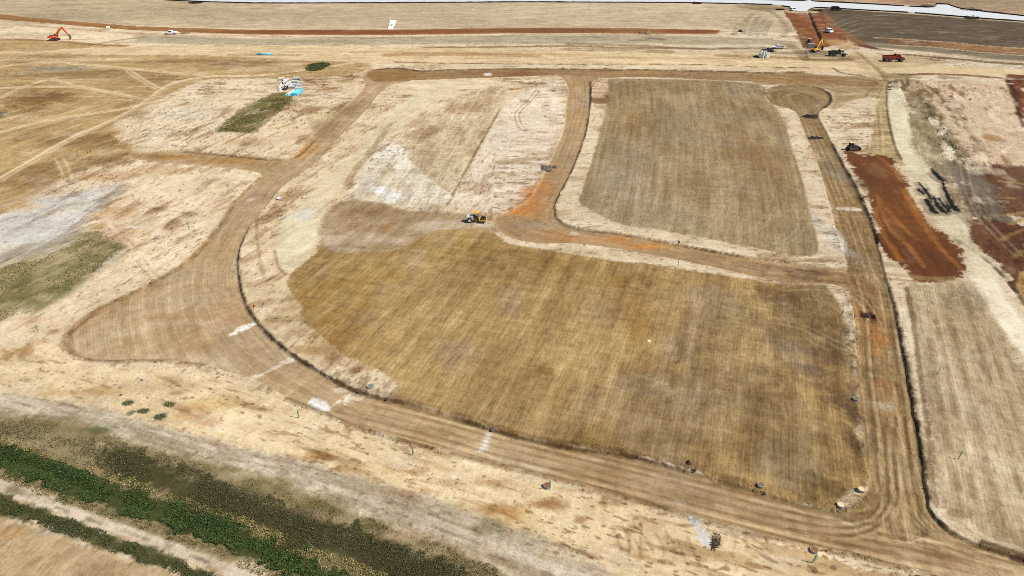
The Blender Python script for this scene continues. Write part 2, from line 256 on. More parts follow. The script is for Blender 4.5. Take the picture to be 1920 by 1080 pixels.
# upper middle: dug-over lot left of the curve
poly([(215, 258), (260, 225), (330, 185), (390, 150), (470, 150), (640, 144), (676, 136), (684, 160), (660, 185), (615, 222), (575, 262), (540, 295), (420, 288), (340, 279), (270, 276)], (232, 210, 176), .9, rag=1.4, soft=1.5, MO=1.0)
for e in [(350, 215, 50, 10, (234, 220, 192), .8), (390, 185, 50, 8, (228, 208, 172), .7), (300, 250, 40, 9, (212, 196, 168), .7), (640, 158, 36, 9, (232, 208, 166), .7), (540, 240, 40, 12, (232, 204, 160), .6), (620, 168, 30, 6, (186, 146, 92), .6), (590, 150, 40, 8, (184, 150, 100), .6), (560, 205, 30, 8, (198, 160, 110), .6), (570, 258, 26, 6, (200, 156, 104), .6), (470, 265, 50, 8, (210, 176, 128), .6), (655, 148, 22, 8, (178, 144, 92), .7)]: E(*e)
stroke([(520, 290), (590, 225), (650, 175), (676, 145)], 4, (232, 206, 162), .6, rag=1)
i, d, m = poly([(400, 246), (430, 222), (460, 200), (490, 184), (520, 174), (545, 176), (546, 190), (520, 214), (492, 238), (468, 250), (430, 248)], (146, 130, 78), .9, rag=1.8, soft=1.0, SA=.5)
for e in [(450, 228, 24, 10), (490, 200, 24, 10), (520, 188, 20, 8), (435, 242, 20, 5)]: E(*e, (112, 110, 54), .6, rag=1.6)
E(595, 124, 24, 7, (92, 96, 42), .9, rag=.6); E(540, 122, 30, 4, (216, 190, 150), .7); E(490, 130, 60, 5, (222, 198, 160), .6)
for q in [[(600, 130), (618, 124), (640, 121)], [(586, 200), (600, 220), (590, 240)], [(575, 185), (595, 205), (598, 225)]]: pair(q, (220, 190, 140), .5, .7, .4)
# ---- island between the curve and the lots
i, d, m = poly([(775, 150), (1060, 146), (1066, 180), (1050, 240), (1030, 290), (990, 370), (930, 402), (830, 396), (720, 382), (620, 392), (602, 430), (600, 460), (560, 500), (542, 530), (560, 590), (640, 665), (720, 705), (690, 735), (600, 685), (500, 612), (460, 550), (452, 480), (490, 400), (560, 330), (640, 250), (720, 178)], (230, 206, 168), .95, rag=1.2, soft=1.2, MO=1.0)
i, d, m = poly([(700, 330), (760, 270), (830, 205), (870, 176), (940, 160), (948, 175), (935, 206), (905, 262), (870, 330), (836, 388), (800, 394), (720, 380), (655, 372)], (212, 189, 153), .9, rag=2.0, soft=2, SA=.9, MO=.6)
grain(i, m, (838, 385), (935, 206))
for e in [(790, 250, 24, 16, (176, 142, 98), .6, .5, .6, -.4), (870, 205, 34, 12, (182, 148, 104), .6), (905, 190, 24, 12, (190, 160, 116), .6), (840, 330, 40, 26, (214, 196, 162), .5), (770, 225, 30, 14, (186, 152, 108), .6), (860, 270, 30, 20, (196, 166, 124), .5), (800, 290, 30, 20, (200, 176, 140), .5)]: E(*e)
i, d, m = poly([(945, 205), (1000, 160), (1058, 150), (1062, 190), (1045, 250), (1020, 310), (985, 372), (930, 398), (850, 392), (838, 388), (880, 320)], (238, 220, 194), .9, rag=.8, soft=.8, MO=.9)
stroke([(838, 385), (868, 330), (905, 262), (938, 204)], .8, (150, 118, 80), .75, rag=.35)
pair([(1008, 170), (990, 192), (970, 212), (975, 235), (992, 248)], (176, 146, 106), .8, .8, .45)
for e in [(985, 190, 10, 4, (170, 134, 96), .7), (1024, 200, 10, 8, (190, 150, 116), .5), (1000, 160, 30, 5, (176, 144, 104), .6), (1040, 225, 14, 8, (186, 156, 118), .5), (940, 230, 12, 5, (196, 166, 126), .5)]: E(*e)
poly([(800, 158), (860, 152), (880, 160), (840, 180), (790, 215), (730, 260), (690, 295), (640, 345), (615, 380), (605, 420), (570, 490), (545, 508), (525, 490), (520, 450), (535, 410), (570, 370), (620, 325), (670, 275), (730, 215), (770, 180)], (230, 212, 174), .95, rag=1.0, soft=1.2, MO=.35, CL=.3)
poly([(525, 490), (520, 452), (535, 412), (560, 400), (590, 420), (590, 450), (565, 492), (545, 508)], (234, 220, 184), .9, rag=.8, soft=1, MO=.2)
E(572, 402, 22, 12, (226, 222, 208), .7, rag=.8); E(536, 408, 10, 6, (234, 226, 208), .7)
poly([(700, 275), (730, 262), (752, 280), (770, 310), (810, 350), (820, 375), (810, 394), (770, 392), (720, 384), (660, 376), (665, 350), (690, 320)], (222, 208, 182), .75, rag=2.6, soft=3, SA=.8)
poly([(712, 278), (750, 272), (756, 290), (738, 302), (710, 300)], (244, 236, 218), .85, rag=1.8, soft=1.5); E(706, 356, 20, 7, (246, 242, 232), .9, rag=1.2); E(760, 365, 34, 10, (232, 222, 204), .6, rag=1.3); stroke([(690, 330), (705, 300), (722, 280)], (4, 6), (232, 220, 196), .6, rag=1); E(735, 372, 26, 7, (228, 222, 208), .75, rag=.8); E(690, 340, 20, 14, (206, 196, 176), .6)
stroke([(742, 295), (775, 330), (820, 372)], (6, 8), (238, 226, 200), .8, rag=.8)
for q in [[(735, 228), (712, 262), (690, 290)], [(700, 285), (668, 315), (652, 345)]]: stroke(q, 2.2, (172, 140, 98), .6, rag=1, gap=.35)
# trampled strip behind the roller
i, d, m = poly([(598, 462), (603, 425), (622, 390), (660, 374), (720, 383), (760, 393), (810, 397), (870, 400), (935, 408), (960, 420), (940, 434), (900, 436), (840, 440), (800, 452), (740, 470), (650, 476), (608, 470)], (178, 150, 114), .95, rag=1.0, soft=.9, SA=.5, MO=.3, zone=2)
for e in [(665, 448, 70, 14, (202, 180, 150), .75), (840, 424, 70, 12, (204, 182, 152), .75), (690, 400, 60, 14, (166, 132, 90), .6), (650, 470, 40, 7, (210, 192, 164), .7), (770, 452, 50, 8, (200, 174, 142), .7), (725, 430, 14, 8, (180, 130, 78), .6), (910, 420, 24, 6, (220, 206, 182), .8)]: E(*e)
pair([(600, 424), (700, 420), (800, 410), (880, 408)], (150, 120, 84), .5, .8, .35)
# curve verge, streaky
for q in [[(500, 430), (470, 455)], [(560, 350), (520, 372)], [(600, 300), (560, 330)], [(640, 262), (600, 290)], [(530, 395), (495, 410)], [(520, 520), (470, 535)], [(560, 595), (505, 600)], [(620, 660), (560, 655)], [(690, 690), (640, 700)], [(480, 480), (455, 490)], [(660, 235), (625, 268)], [(545, 560), (480, 570)]]: stroke(q, 2.4, (180, 146, 100), .6, rag=1.2, gap=.3)
stroke([(500, 380), (482, 410), (483, 455), (490, 500), (500, 530)], .8, (176, 142, 98), .6, rag=.4, gap=.3); stroke([(515, 470), (522, 500), (535, 515)], .6, (160, 130, 90), .7)
poly([(1420, 140), (1640, 146), (1652, 176), (1640, 186), (1600, 188), (1562, 204), (1558, 172), (1500, 158), (1420, 158)], (176, 148, 104), .95, rag=1.2, soft=1.2, SA=.6, MO=.4)
poly([(1562, 206), (1600, 188), (1655, 178), (1664, 240), (1672, 290), (1610, 288), (1580, 286)], (200, 174, 132), .85, rag=1.2, soft=1.2, SA=.7, MO=1.0)
poly([(1622, 190), (1660, 176), (1664, 230), (1672, 275), (1690, 305), (1650, 290), (1622, 284), (1616, 240)], (188, 162, 116), .85, rag=1.2, soft=1.2, SA=.8, MO=.5)
poly([(1662, 168), (1690, 166), (1701, 200), (1706, 250), (1722, 290), (1745, 318), (1735, 325), (1712, 322), (1692, 300), (1678, 268), (1667, 220)], (226, 214, 180), .95, rag=.6, soft=.6, MO=.15)
stroke([(1663, 165), (1663, 200), (1668, 235), (1677, 272), (1690, 300)], .8, (116, 90, 60), .85, rag=.4)
poly([(1708, 262), (1730, 262), (1760, 300), (1775, 322), (1755, 318), (1735, 308), (1720, 288)], (172, 156, 118), .8, rag=1.4, soft=1.2, SA=.8)
for q in [[(1480, 146), (1560, 152), (1630, 150)], [(1440, 158), (1520, 150), (1620, 158)]]: stroke(q, 2.5, (130, 104, 64), .6, rag=.8, gap=.3)
for q in [[(1608, 205), (1625, 180), (1640, 165)], [(1615, 225), (1632, 195), (1644, 175)], [(1618, 210), (1622, 240), (1620, 275)], [(1630, 205), (1634, 240), (1630, 280)], [(1641, 200), (1645, 250), (1646, 282)]]: stroke(q, 1.8, (140, 110, 68), .6, rag=.7, gap=.3); pair(np.array(q)+[5, 3], (224, 200, 156), .5, .8, .5)
# ---- roads of the new estate (graded, compacted, slightly sunk)
RC = (198, 168, 127)
rinner = [(775, 148), (735, 158), (708, 178), (688, 203), (655, 236), (622, 270), (598, 296), (566, 324), (528, 350), (494, 392), (466, 430), (449, 470), (447, 505), (453, 545), (464, 576), (482, 602), (512, 634), (548, 664), (592, 692), (640, 719), (685, 738), (740, 750), (800, 765), (860, 784), (930, 806), (990, 824), (1060, 837), (1150, 848), (1200, 857), (1290, 882), (1400, 914), (1500, 945), (1575, 958)]
router = [(690, 131), (678, 142), (684, 160), (662, 185), (620, 222), (580, 258), (555, 290), (530, 296), (500, 296), (420, 289), (340, 280), (245, 289), (238, 295), (300, 303), (370, 309), (440, 316), (484, 323), (487, 334), (470, 352), (440, 382), (420, 402), (405, 430), (380, 457), (350, 491), (310, 516), (265, 541), (220, 565), (180, 585), (145, 606), (126, 627), (121, 647), (132, 661), (155, 671), (190, 676), (250, 675), (320, 675), (380, 683), (430, 697), (470, 708), (500, 722), (540, 745), (590, 766), (640, 788), (690, 805), (720, 811), (790, 832), (860, 847), (930, 868), (990, 881), (1060, 898), (1140, 917), (1230, 944), (1310, 970), (1400, 991), (1440, 1003), (1530, 1022), (1600, 1036), (1700, 1062), (1800, 1092), (1900, 1120)]
LOOP = router+[(2300, 1260), (2300, 1160), (1920, 1047), (1850, 1026), (1792, 1001), (1762, 977), (1747, 956), (1735, 940), (1690, 958), (1640, 965)]+rinner[::-1]+[(740, 127)]
TOPR = [(690, 131), (740, 127), (790, 133), (860, 130), (1000, 128), (1150, 130), (1300, 132), (1440, 136), (1500, 134), (1540, 142), (1600, 146), (1640, 152), (1640, 162), (1560, 160), (1480, 158), (1440, 155), (1300, 148), (1200, 144), (1112, 146), (1040, 141), (960, 144), (860, 147), (770, 150), (700, 150)]
BRAN = [(1040, 139), (1056, 147), (1066, 168), (1062, 195), (1056, 245), (1036, 292), (1022, 320), (1006, 350), (985, 380), (958, 396), (925, 408), (928, 425), (960, 447), (1020, 456), (1080, 456), (1160, 466), (1240, 481), (1340, 501), (1430, 521), (1480, 530), (1560, 532), (1600, 545), (1640, 520), (1600, 500), (1575, 502), (1530, 499), (1440, 487), (1400, 481), (1340, 471), (1290, 461), (1240, 451), (1160, 436), (1100, 429), (1060, 419), (1044, 405), (1041, 388), (1047, 370), (1062, 340), (1077, 310), (1092, 270), (1101, 240), (1107, 200), (1109, 165), (1120, 144), (1080, 140)]
RIGH = [(1433, 178), (1442, 168), (1465, 161), (1500, 159), (1535, 164), (1555, 176), (1558, 190), (1545, 202), (1534, 216), (1546, 240), (1561, 270), (1582, 310), (1606, 350), (1622, 390), (1637, 420), (1647, 460), (1657, 500), (1669, 540), (1681, 590), (1691, 640), (1701, 690), (1711, 740), (1716, 775), (1723, 810), (1731, 870), (1739, 920), (1746, 955), (1760, 985), (1700, 1010), (1620, 985), (1560, 958), (1600, 948), (1622, 925), (1632, 895), (1621, 860), (1617, 810), (1612, 760), (1608, 700), (1604, 640), (1600, 590), (1592, 545), (1588, 500), (1580, 470), (1568, 430), (1556, 390), (1543, 340), (1528, 290), (1508, 250), (1490, 207), (1450, 196)]
RD = np.full(N, -99.)
CLN = W(smooth([(730, 140), (684, 178), (640, 215), (590, 272), (540, 315), (505, 340), (470, 385), (430, 440), (405, 500), (410, 560), (440, 620), (500, 680), (580, 725), (680, 770), (800, 798), (930, 836), (1060, 867), (1230, 910), (1440, 965), (1600, 1005), (1760, 1040), (1950, 1085)], n=3))
def roadpoly(pts, c, cl=None, n=3, rag=.22, **kw):
    i, d = sdf(pts, 5, n)
    d = d+rag*(WX[i]+.6*WY[i]); RD[i] = np.maximum(RD[i], d)
    m = sst(-.25, .25, d); mix(i, m, c); j = i[m > .5]; ZONE[j] = 3
    MO[i] = MO[i]*(1-m)+.1*m; SA[i] = SA[i]*(1-m)+.5*m; CL[i] = CL[i]*(1-m)+.35*m
    if cl is not None:
        dd, s, o = ldist(X[j], Y[j], cl); PH[j] = dd*o; AL[j] = s
    return i, m
i, m = roadpoly(LOOP, RC, CLN); DT[i] = np.where(m > .5, .7, DT[i])
roadpoly(TOPR, (168, 134, 90), W([(690, 140), (1000, 135), (1300, 140), (1640, 156)]), n=2)
roadpoly(BRAN, (184, 152, 110), W(smooth([(1085, 140), (1086, 200), (1075, 260), (1050, 320), (1015, 370), (985, 410), (1030, 432), (1120, 447), (1240, 466), (1400, 500), (1640, 530)], n=4)))
roadpoly(RIGH, (160, 130, 88), W(smooth([(1500, 180), (1515, 220), (1545, 290), (1585, 380), (1615, 470), (1635, 560), (1650, 680), (1665, 800), (1680, 900), (1700, 1000)], n=3)))
j = np.nonzero((ZONE == 3) & (X > 25))[0]; SA[j] = .5+.55*sst(25, 70, X[j])
# tints on the roads
for e in [(735, 140, 50, 10, (160, 118, 62), .7), (960, 137, 60, 5, (146, 92, 54), .8), (900, 138, 60, 5, (156, 114, 64), .6), (1150, 137, 60, 4, (182, 144, 104), .7), (1300, 140, 120, 4, (166, 140, 104), .7), (610, 240, 26, 26, (154, 124, 84), .7), (650, 205, 26, 20, (156, 128, 88), .7), (580, 280, 20, 12, (196, 142, 86), .7), (560, 290, 14, 7, (206, 150, 90), .6),
          (430, 300, 70, 7, (184, 136, 76), .8), (330, 292, 50, 6, (176, 128, 68), .8), (270, 290, 30, 5, (160, 124, 72), .7), (500, 310, 30, 12, (172, 138, 90), .6), (480, 375, 26, 22, (194, 166, 124), .6), (440, 420, 30, 30, (190, 158, 112), .5), (400, 480, 40, 40, (192, 162, 116), .6), (430, 530, 30, 40, (196, 170, 128), .5),
          (240, 620, 60, 24, (204, 178, 136), .7), (200, 655, 60, 12, (200, 172, 130), .6), (330, 590, 60, 20, (188, 152, 104), .5), (300, 640, 80, 14, (196, 168, 124), .5), (400, 640, 60, 24, (180, 144, 98), .5), (420, 590, 40, 20, (200, 160, 120), .5), (330, 560, 50, 14, (200, 178, 142), .6), (540, 715, 40, 16, (196, 170, 126), .6), (620, 745, 50, 14, (200, 176, 136), .5),
          (800, 808, 70, 14, (186, 152, 106), .5), (1000, 852, 80, 18, (174, 142, 98), .6), (1150, 885, 90, 20, (168, 136, 90), .6), (1300, 930, 80, 18, (172, 142, 98), .6), (1450, 970, 80, 22, (160, 130, 90), .6), (1620, 1010, 90, 24, (150, 118, 76), .7), (1560, 1000, 24, 10, (190, 144, 92), .6), (1800, 1040, 90, 24, (146, 110, 68), .7),
          (1000, 375, 26, 26, (216, 148, 84), .8), (1020, 350, 16, 16, (214, 148, 84), .7), (975, 395, 24, 10, (222, 148, 78), .9), (1000, 420, 40, 10, (176, 152, 120), .7), (1060, 440, 60, 9, (198, 146, 96), .7), (1130, 447, 50, 8, (214, 148, 84), .85), (1215, 460, 40, 6, (212, 146, 80), .85), (1300, 478, 50, 8, (164, 138, 100), .6), (1420, 500, 60, 10, (158, 130, 92), .6), (1540, 515, 60, 12, (140, 106, 68), .7), (950, 425, 24, 8, (182, 150, 112), .7),
          (1070, 200, 14, 40, (176, 144, 98), .5), (1090, 170, 14, 20, (186, 158, 116), .5), (1050, 290, 20, 24, (176, 152, 120), .6),
          (1500, 182, 50, 14, (146, 122, 80), .7), (1525, 260, 14, 24, (140, 120, 88), .6), (1555, 310, 20, 40, (140, 124, 96), .7), (1590, 420, 18, 26, (164, 128, 84), .5), (1615, 480, 20, 30, (156, 130, 92), .5), (1630, 550, 24, 24, (150, 110, 68), .6), (1625, 590, 26, 24, (170, 104, 50), .75), (1650, 630, 20, 30, (190, 122, 56), .7), (1645, 655, 14, 10, (200, 136, 70), .6), (1640, 700, 30, 40, (150, 122, 80), .5), (1660, 720, 20, 14, (160, 104, 62), .6), (1650, 755, 36, 8, (206, 184, 152), .5), (1664, 760, 14, 8, (214, 198, 172), .6), (1670, 830, 40, 40, (140, 112, 74), .6), (1680, 810, 20, 14, (160, 104, 60), .5), (1690, 930, 50, 40, (140, 110, 70), .6), (1680, 950, 14, 14, (190, 164, 126), .4)]:
    E(*e, rag=.8, soft=1.0)
E(1624, 588, 13, 11, (84, 40, 22), .75, rag=.9); E(1639, 591, 8, 9, (74, 34, 20), .8, rag=.9)
# chalk / lime patches on the road
poly([(430, 623), (452, 611), (478, 601), (482, 606), (460, 617), (436, 627)], (244, 236, 220), .95, rag=.6, soft=.3); poly([(470, 702), (505, 690), (546, 668), (552, 672), (520, 688), (482, 706)], (240, 228, 204), .9, rag=.6)
poly([(575, 752), (590, 742), (610, 752), (622, 764), (605, 771), (588, 764)], (248, 244, 234), .95, rag=.9, soft=.5); poly([(625, 752), (650, 738), (676, 734), (684, 742), (655, 750), (630, 758)], (244, 232, 208), .9, rag=.9, soft=.5); E(640, 728, 14, 5, (234, 220, 194), .7, rag=.8)
poly([(896, 845), (906, 826), (914, 798), (930, 796), (922, 815), (908, 843)], (240, 230, 212), .9, rag=.5); E(1272, 940, 16, 6, (214, 198, 168), .6, rag=1.6, soft=1.3); E(1314, 914, 14, 8, (206, 188, 156), .5, rag=1.7, soft=1.4); E(445, 487, 8, 5, (228, 214, 188), .6); E(470, 372, 8, 4, (232, 220, 196), .7); E(915, 138, 9, 3, (236, 226, 208), .8); E(700, 170, 26, 2, (200, 180, 148), .6)
poly([(1572, 386), (1612, 389), (1612, 394), (1574, 392)], (230, 218, 196), .8, rag=.2, soft=.2); E(1010, 470, 0.1+6, 2, (236, 222, 196), .6); E(1077, 435, 9, 4, (232, 216, 186), .7)
# ---- building lots
i, d, m = poly([(541, 522), (549, 552), (562, 572), (570, 604), (602, 626), (632, 654), (650, 668), (690, 684), (722, 700), (742, 716), (752, 726), (742, 742), (790, 761), (900, 796), (990, 823), (1060, 836), (1150, 847), (1200, 856), (1290, 881), (1400, 913), (1500, 944), (1565, 956), (1572, 938), (1598, 920), (1620, 916), (1630, 890), (1620, 840), (1612, 800), (1613, 770), (1604, 740), (1606, 715), (1594, 660), (1584, 610), (1574, 574), (1560, 548), (1540, 534), (1480, 533), (1430, 528), (1340, 513), (1300, 508), (1230, 496), (1150, 489), (1100, 481), (1040, 471), (1000, 466), (955, 458), (930, 440), (900, 431), (850, 429), (800, 441), (770, 456), (740, 467), (700, 473), (650, 474), (620, 468), (604, 462), (585, 480), (560, 502)], (180, 148, 98), rag=.9, soft=.35, n=4, zone=4, SA=.85, MO=.12, CL=.5, DT=.6)
grain(i, m, (990, 680), (1140, 400))
for e in [(640, 560, 100, 50, (178, 138, 74), .7), (700, 500, 120, 30, (176, 142, 86), .5), (620, 640, 50, 30, (172, 126, 62), .6), (700, 650, 50, 30, (176, 134, 74), .5), (850, 460, 90, 20, (164, 132, 72), .6), (1000, 490, 120, 20, (160, 124, 70), .6), (900, 600, 140, 70, (172, 142, 94), .6), (800, 700, 90, 50, (176, 144, 94), .6), (1000, 740, 120, 50, (168, 136, 88), .5), (1190, 600, 26, 60, (172, 122, 60), .55), (1180, 690, 50, 30, (158, 116, 64), .5), (1290, 560, 60, 40, (168, 140, 98), .5), (1250, 720, 60, 40, (162, 136, 98), .6), (1130, 580, 40, 30, (172, 144, 104), .5), (1350, 700, 120, 120, (152, 124, 84), .6), (1400, 640, 80, 80, (148, 122, 82), .6), (1500, 620, 60, 90, (132, 107, 73), .7), (1450, 780, 110, 90, (138, 112, 75), .7), (1566, 640, 26, 40, (112, 86, 54), .6), (1572, 730, 24, 60, (116, 90, 58), .55), (1540, 590, 40, 50, (122, 96, 62), .6), (1594, 770, 16, 24, (92, 68, 44), .7), (1600, 830, 16, 40, (96, 70, 44), .7), (1500, 860, 80, 60, (138, 112, 64), .6), (1560, 920, 40, 30, (112, 90, 56), .6), (1200, 820, 160, 24, (150, 122, 74), .6), (1480, 550, 70, 14, (128, 100, 62), .7), (1020, 690, 16, 20, (140, 106, 60), .7), (1010, 700, 14, 10, (126, 92, 50), .6), (1490, 655, 36, 22, (160, 140, 112), .5), (900, 770, 60, 18, (164, 136, 90), .5), (940, 790, 40, 8, (186, 162, 122), .5), (1180, 525, 60, 10, (158, 118, 58), .5)]:
    E(*e, rag=1.6, soft=1.5)
E(1217, 639, 3, 2.5, (250, 244, 226), .9); E(1240, 719, 14, 6, (196, 178, 152), .6, rag=1)
i, d, m = poly([(1139, 155), (1160, 148), (1300, 150), (1420, 158), (1436, 180), (1452, 198), (1470, 232), (1490, 292), (1506, 340), (1516, 385), (1530, 440), (1533, 474), (1500, 481), (1440, 470), (1350, 452), (1240, 432), (1180, 424), (1140, 411), (1108, 394), (1086, 380), (1092, 358), (1110, 302), (1126, 242), (1136, 202)], (172, 148, 110), rag=.5, soft=.35, zone=5, SA=.75, MO=.15, CL=.45)
a_ = W(smooth([(1139, 140), (1136, 202), (1110, 302), (1086, 380), (1060, 440)])); b_ = W(smooth([(1420, 140), (1452, 198), (1490, 292), (1516, 385), (1535, 490)]))
j = i[m > .4]; da, sa_, _ = ldist(X[j], Y[j], a_); db, _, _ = ldist(X[j], Y[j], b_); PH[j] = 95*da/(da+db); AL[j] = sa_
for e in [(1180, 220, 40, 60, (168, 136, 86), .6), (1170, 170, 40, 14, (160, 128, 80), .6), (1300, 165, 120, 14, (150, 126, 84), .6), (1220, 300, 60, 40, (178, 160, 130), .5), (1160, 340, 50, 40, (180, 162, 134), .6), (1300, 330, 70, 60, (162, 132, 88), .5), (1420, 300, 60, 70, (164, 128, 80), .5), (1450, 220, 24, 40, (152, 118, 70), .6), (1380, 210, 50, 40, (160, 132, 88), .5), (1450, 410, 60, 40, (164, 138, 100), .5), (1240, 400, 90, 24, (176, 156, 124), .6), (1200, 420, 60, 8, (184, 160, 130), .5), (1250, 230, 40, 40, (154, 134, 98), .5), (1500, 440, 24, 30, (150, 130, 98), .5)]: E(*e, rag=.9, soft=1.3)
poly([(1110, 179), (1138, 177), (1140, 193), (1112, 192)], (140, 104, 56), .9, rag=.4)
E(1125, 200, 12, 5, (176, 146, 104), .6)
for q in [[(1130, 400), (1160, 380), (1185, 330)], [(1180, 418), (1215, 395), (1235, 350)], [(1230, 428), (1275, 405), (1300, 350)], [(1290, 440), (1345, 420), (1380, 350)], [(1350, 452), (1420, 430), (1455, 370)], [(1400, 462), (1470, 445), (1500, 400)], [(1430, 440), (1465, 455), (1500, 430), (1490, 400)], [(1440, 180), (1462, 215), (1482, 262), (1500, 330), (1515, 400)], [(1425, 170), (1448, 212), (1468, 262), (1486, 330), (1502, 410)]]: pair(q, (196, 172, 134), .5, .8, .3, gap=.3)
for q in [[(620, 560), (800, 590), (1000, 610)], [(960, 640), (1200, 660), (1420, 690)], [(1140, 540), (1300, 560), (1500, 590)], [(800, 720), (1000, 770), (1200, 800)], [(1100, 700), (1300, 740), (1500, 800)]]: stroke(q, 5, (186, 158, 110), .28, rag=2.2, soft=2, gap=.45)
pair([(1440, 600), (1500, 612), (1560, 640), (1600, 660)], (186, 166, 132), .6, .8, .35, gap=.25); pair([(1470, 590), (1530, 640), (1590, 660)], (186, 166, 132), .5, .8, .35, gap=.3); pair([(960, 800), (1200, 850), (1420, 915)], (150, 120, 76), .4, .8, .4, gap=.3)
for q in [[(150, 640), (180, 615), (250, 590), (340, 575)], [(170, 655), (220, 625), (300, 605), (400, 600)], [(140, 650), (170, 665), (240, 670), (340, 668), (430, 690)], [(200, 600), (280, 560), (360, 520)]]: stroke(q, 2.2, (214, 192, 156), .45, rag=1.0, soft=.8, gap=.3)
# verge islets and scraps
poly([(1585, 555), (1598, 575), (1602, 640), (1604, 700), (1594, 640), (1588, 600), (1570, 560), (1550, 536), (1562, 538)], (228, 210, 180), .95, rag=.5, n=2); poly([(1600, 812), (1616, 790), (1619, 860), (1612, 826)], (212, 190, 152), .95, rag=.3, n=1); poly([(1573, 940), (1588, 930), (1604, 922), (1620, 920), (1614, 934), (1596, 948), (1584, 950)], (222, 198, 164), .98, rag=.25, n=2)
poly([(1120, 148), (1138, 150), (1136, 176), (1110, 176), (1111, 152)], (214, 184, 146), .8, rag=.4)
poly([(1500, 230), (1512, 260), (1532, 310), (1546, 352), (1562, 410), (1578, 470), (1586, 500), (1540, 494), (1534, 440), (1518, 385), (1506, 340), (1492, 292), (1478, 235)], (228, 206, 174), .85, rag=.5, soft=.5, MO=1.0)
E(1560, 440, 20, 40, (204, 196, 180), .7, rag=.8); E(1525, 290, 14, 12, (214, 180, 140), .6); E(1540, 380, 18, 12, (224, 204, 172), .6); E(1560, 405, 20, 6, (176, 150, 112), .6)
poly([(1560, 210), (1600, 190), (1640, 180), (1640, 230), (1628, 270), (1600, 280), (1580, 286), (1562, 262), (1545, 232)], (226, 206, 174), .8, rag=.8, soft=.8, MO=1.2)
poly([(1568, 505), (1590, 510), (1588, 500)], (214, 190, 152), .6, n=1)
# red dirt being spread
i, d, m = poly([(1582, 282), (1598, 285), (1622, 290), (1650, 289), (1668, 298), (1688, 326), (1705, 360), (1730, 402), (1760, 432), (1796, 466), (1812, 494), (1806, 514), (1770, 527), (1726, 530), (1708, 510), (1682, 492), (1662, 478), (1648, 440), (1634, 396), (1626, 366), (1608, 330), (1590, 304)], (124, 74, 38), 1, rag=1.9, soft=.4, SA=.55, MO=.1, CL=.6, zone=6)
grain(i, m, (1610, 310), (1760, 520))
for e in [(1640, 340, 30, 24, (120, 74, 36), .5), (1700, 410, 40, 50, (150, 92, 40), .5), (1740, 490, 50, 30, (116, 62, 28), .6), (1660, 320, 26, 20, (150, 92, 44), .5), (1620, 348, 20, 8, (110, 78, 48), .7)]: E(*e, rag=.9, soft=1.2)
for q in [[(1642, 365), (1648, 385), (1640, 400), (1660, 450), (1690, 490)], [(1652, 395), (1668, 430), (1700, 460), (1730, 500)], [(1690, 355), (1715, 400), (1745, 445), (1800, 505)], [(1696, 355), (1722, 402), (1752, 447)], [(1660, 390), (1690, 425), (1720, 450)], [(1640, 290), (1675, 318), (1690, 340)], [(1672, 460), (1685, 490)]]: stroke(q, .9, (176, 116, 58), .55, rag=.3); stroke(np.array(q)+[5, 1], .7, (170, 108, 52), .5, rag=.3)
stroke([(1540, 520), (1600, 512), (1680, 515), (1740, 523), (1790, 522)], 1.6, (178, 144, 100), .5, rag=.4); stroke([(1560, 530), (1650, 522), (1730, 530)], .8, (166, 112, 62), .6)
# lower right lot
i, d, m = poly([(1708, 535), (1740, 534), (1790, 528), (1826, 535), (1856, 590), (1895, 650), (1925, 705), (2300, 1100), (2300, 1250), (1925, 1034), (1850, 1010), (1800, 985), (1768, 955), (1752, 900), (1744, 830), (1738, 770), (1728, 700), (1714, 620), (1700, 570)], (196, 173, 137), .95, rag=1.0, soft=.8, SA=.75, MO=.25, DT=.6, CL=.5, zone=7)
grain(i, m, (1870, 900), (1790, 600))
for e in [(1810, 560, 50, 20, (162, 142, 112), .7), (1740, 560, 30, 16, (206, 184, 146), .5), (1890, 800, 30, 120, (178, 150, 110), .5), (1850, 900, 60, 40, (180, 152, 112), .5), (1800, 790, 40, 60, (196, 168, 132), .5), (1860, 960, 50, 30, (186, 160, 120), .5), (1880, 1000, 50, 24, (168, 146, 106), .5), (1710, 592, 14, 12, (150, 134, 104), .7)]: E(*e, rag=.9, soft=1.3)
for q in [[(1775, 560), (1800, 660), (1830, 780), (1860, 900), (1890, 990)], [(1810, 560), (1845, 680), (1880, 800), (1915, 920)], [(1755, 600), (1775, 700), (1800, 820), (1825, 930)], [(1745, 640), (1760, 740), (1785, 860), (1800, 940)], [(1850, 620), (1885, 720), (1915, 800)]]: stroke(q, 1.1, (146, 120, 84), .5, rag=.6, gap=.4); stroke(np.array(q)+[14, 0], 1.0, (214, 190, 154), .5, rag=.6, gap=.35)
for q in [[(1780, 830), (1850, 850), (1930, 900)], [(1770, 870), (1840, 890), (1930, 930)], [(1860, 930), (1930, 945)]]: stroke(q, 1.3, (212, 190, 150), .5, rag=.7, gap=.35)
poly([(1692, 560), (1708, 600), (1722, 680), (1732, 750), (1745, 850), (1755, 920), (1770, 960), (1810, 985), (1830, 1005), (1925, 1040), (1925, 1050), (1850, 1026), (1792, 1001), (1762, 977), (1746, 950), (1733, 870), (1722, 800), (1712, 740), (1701, 690), (1692, 640), (1683, 590)], (234, 216, 184), .9, rag=.5, soft=.5, MO=.3)
poly([(1760, 962), (1800, 960), (1830, 985), (1845, 1012), (1800, 998)], (214, 192, 154), .9, rag=.8); E(1800, 964, 20, 8, (160, 126, 80), .5, rag=1)
stroke([(1750, 612), (1800, 606), (1845, 612), (1868, 640), (1860, 660), (1810, 672)], .5, (210, 188, 152), .6, rag=.2)
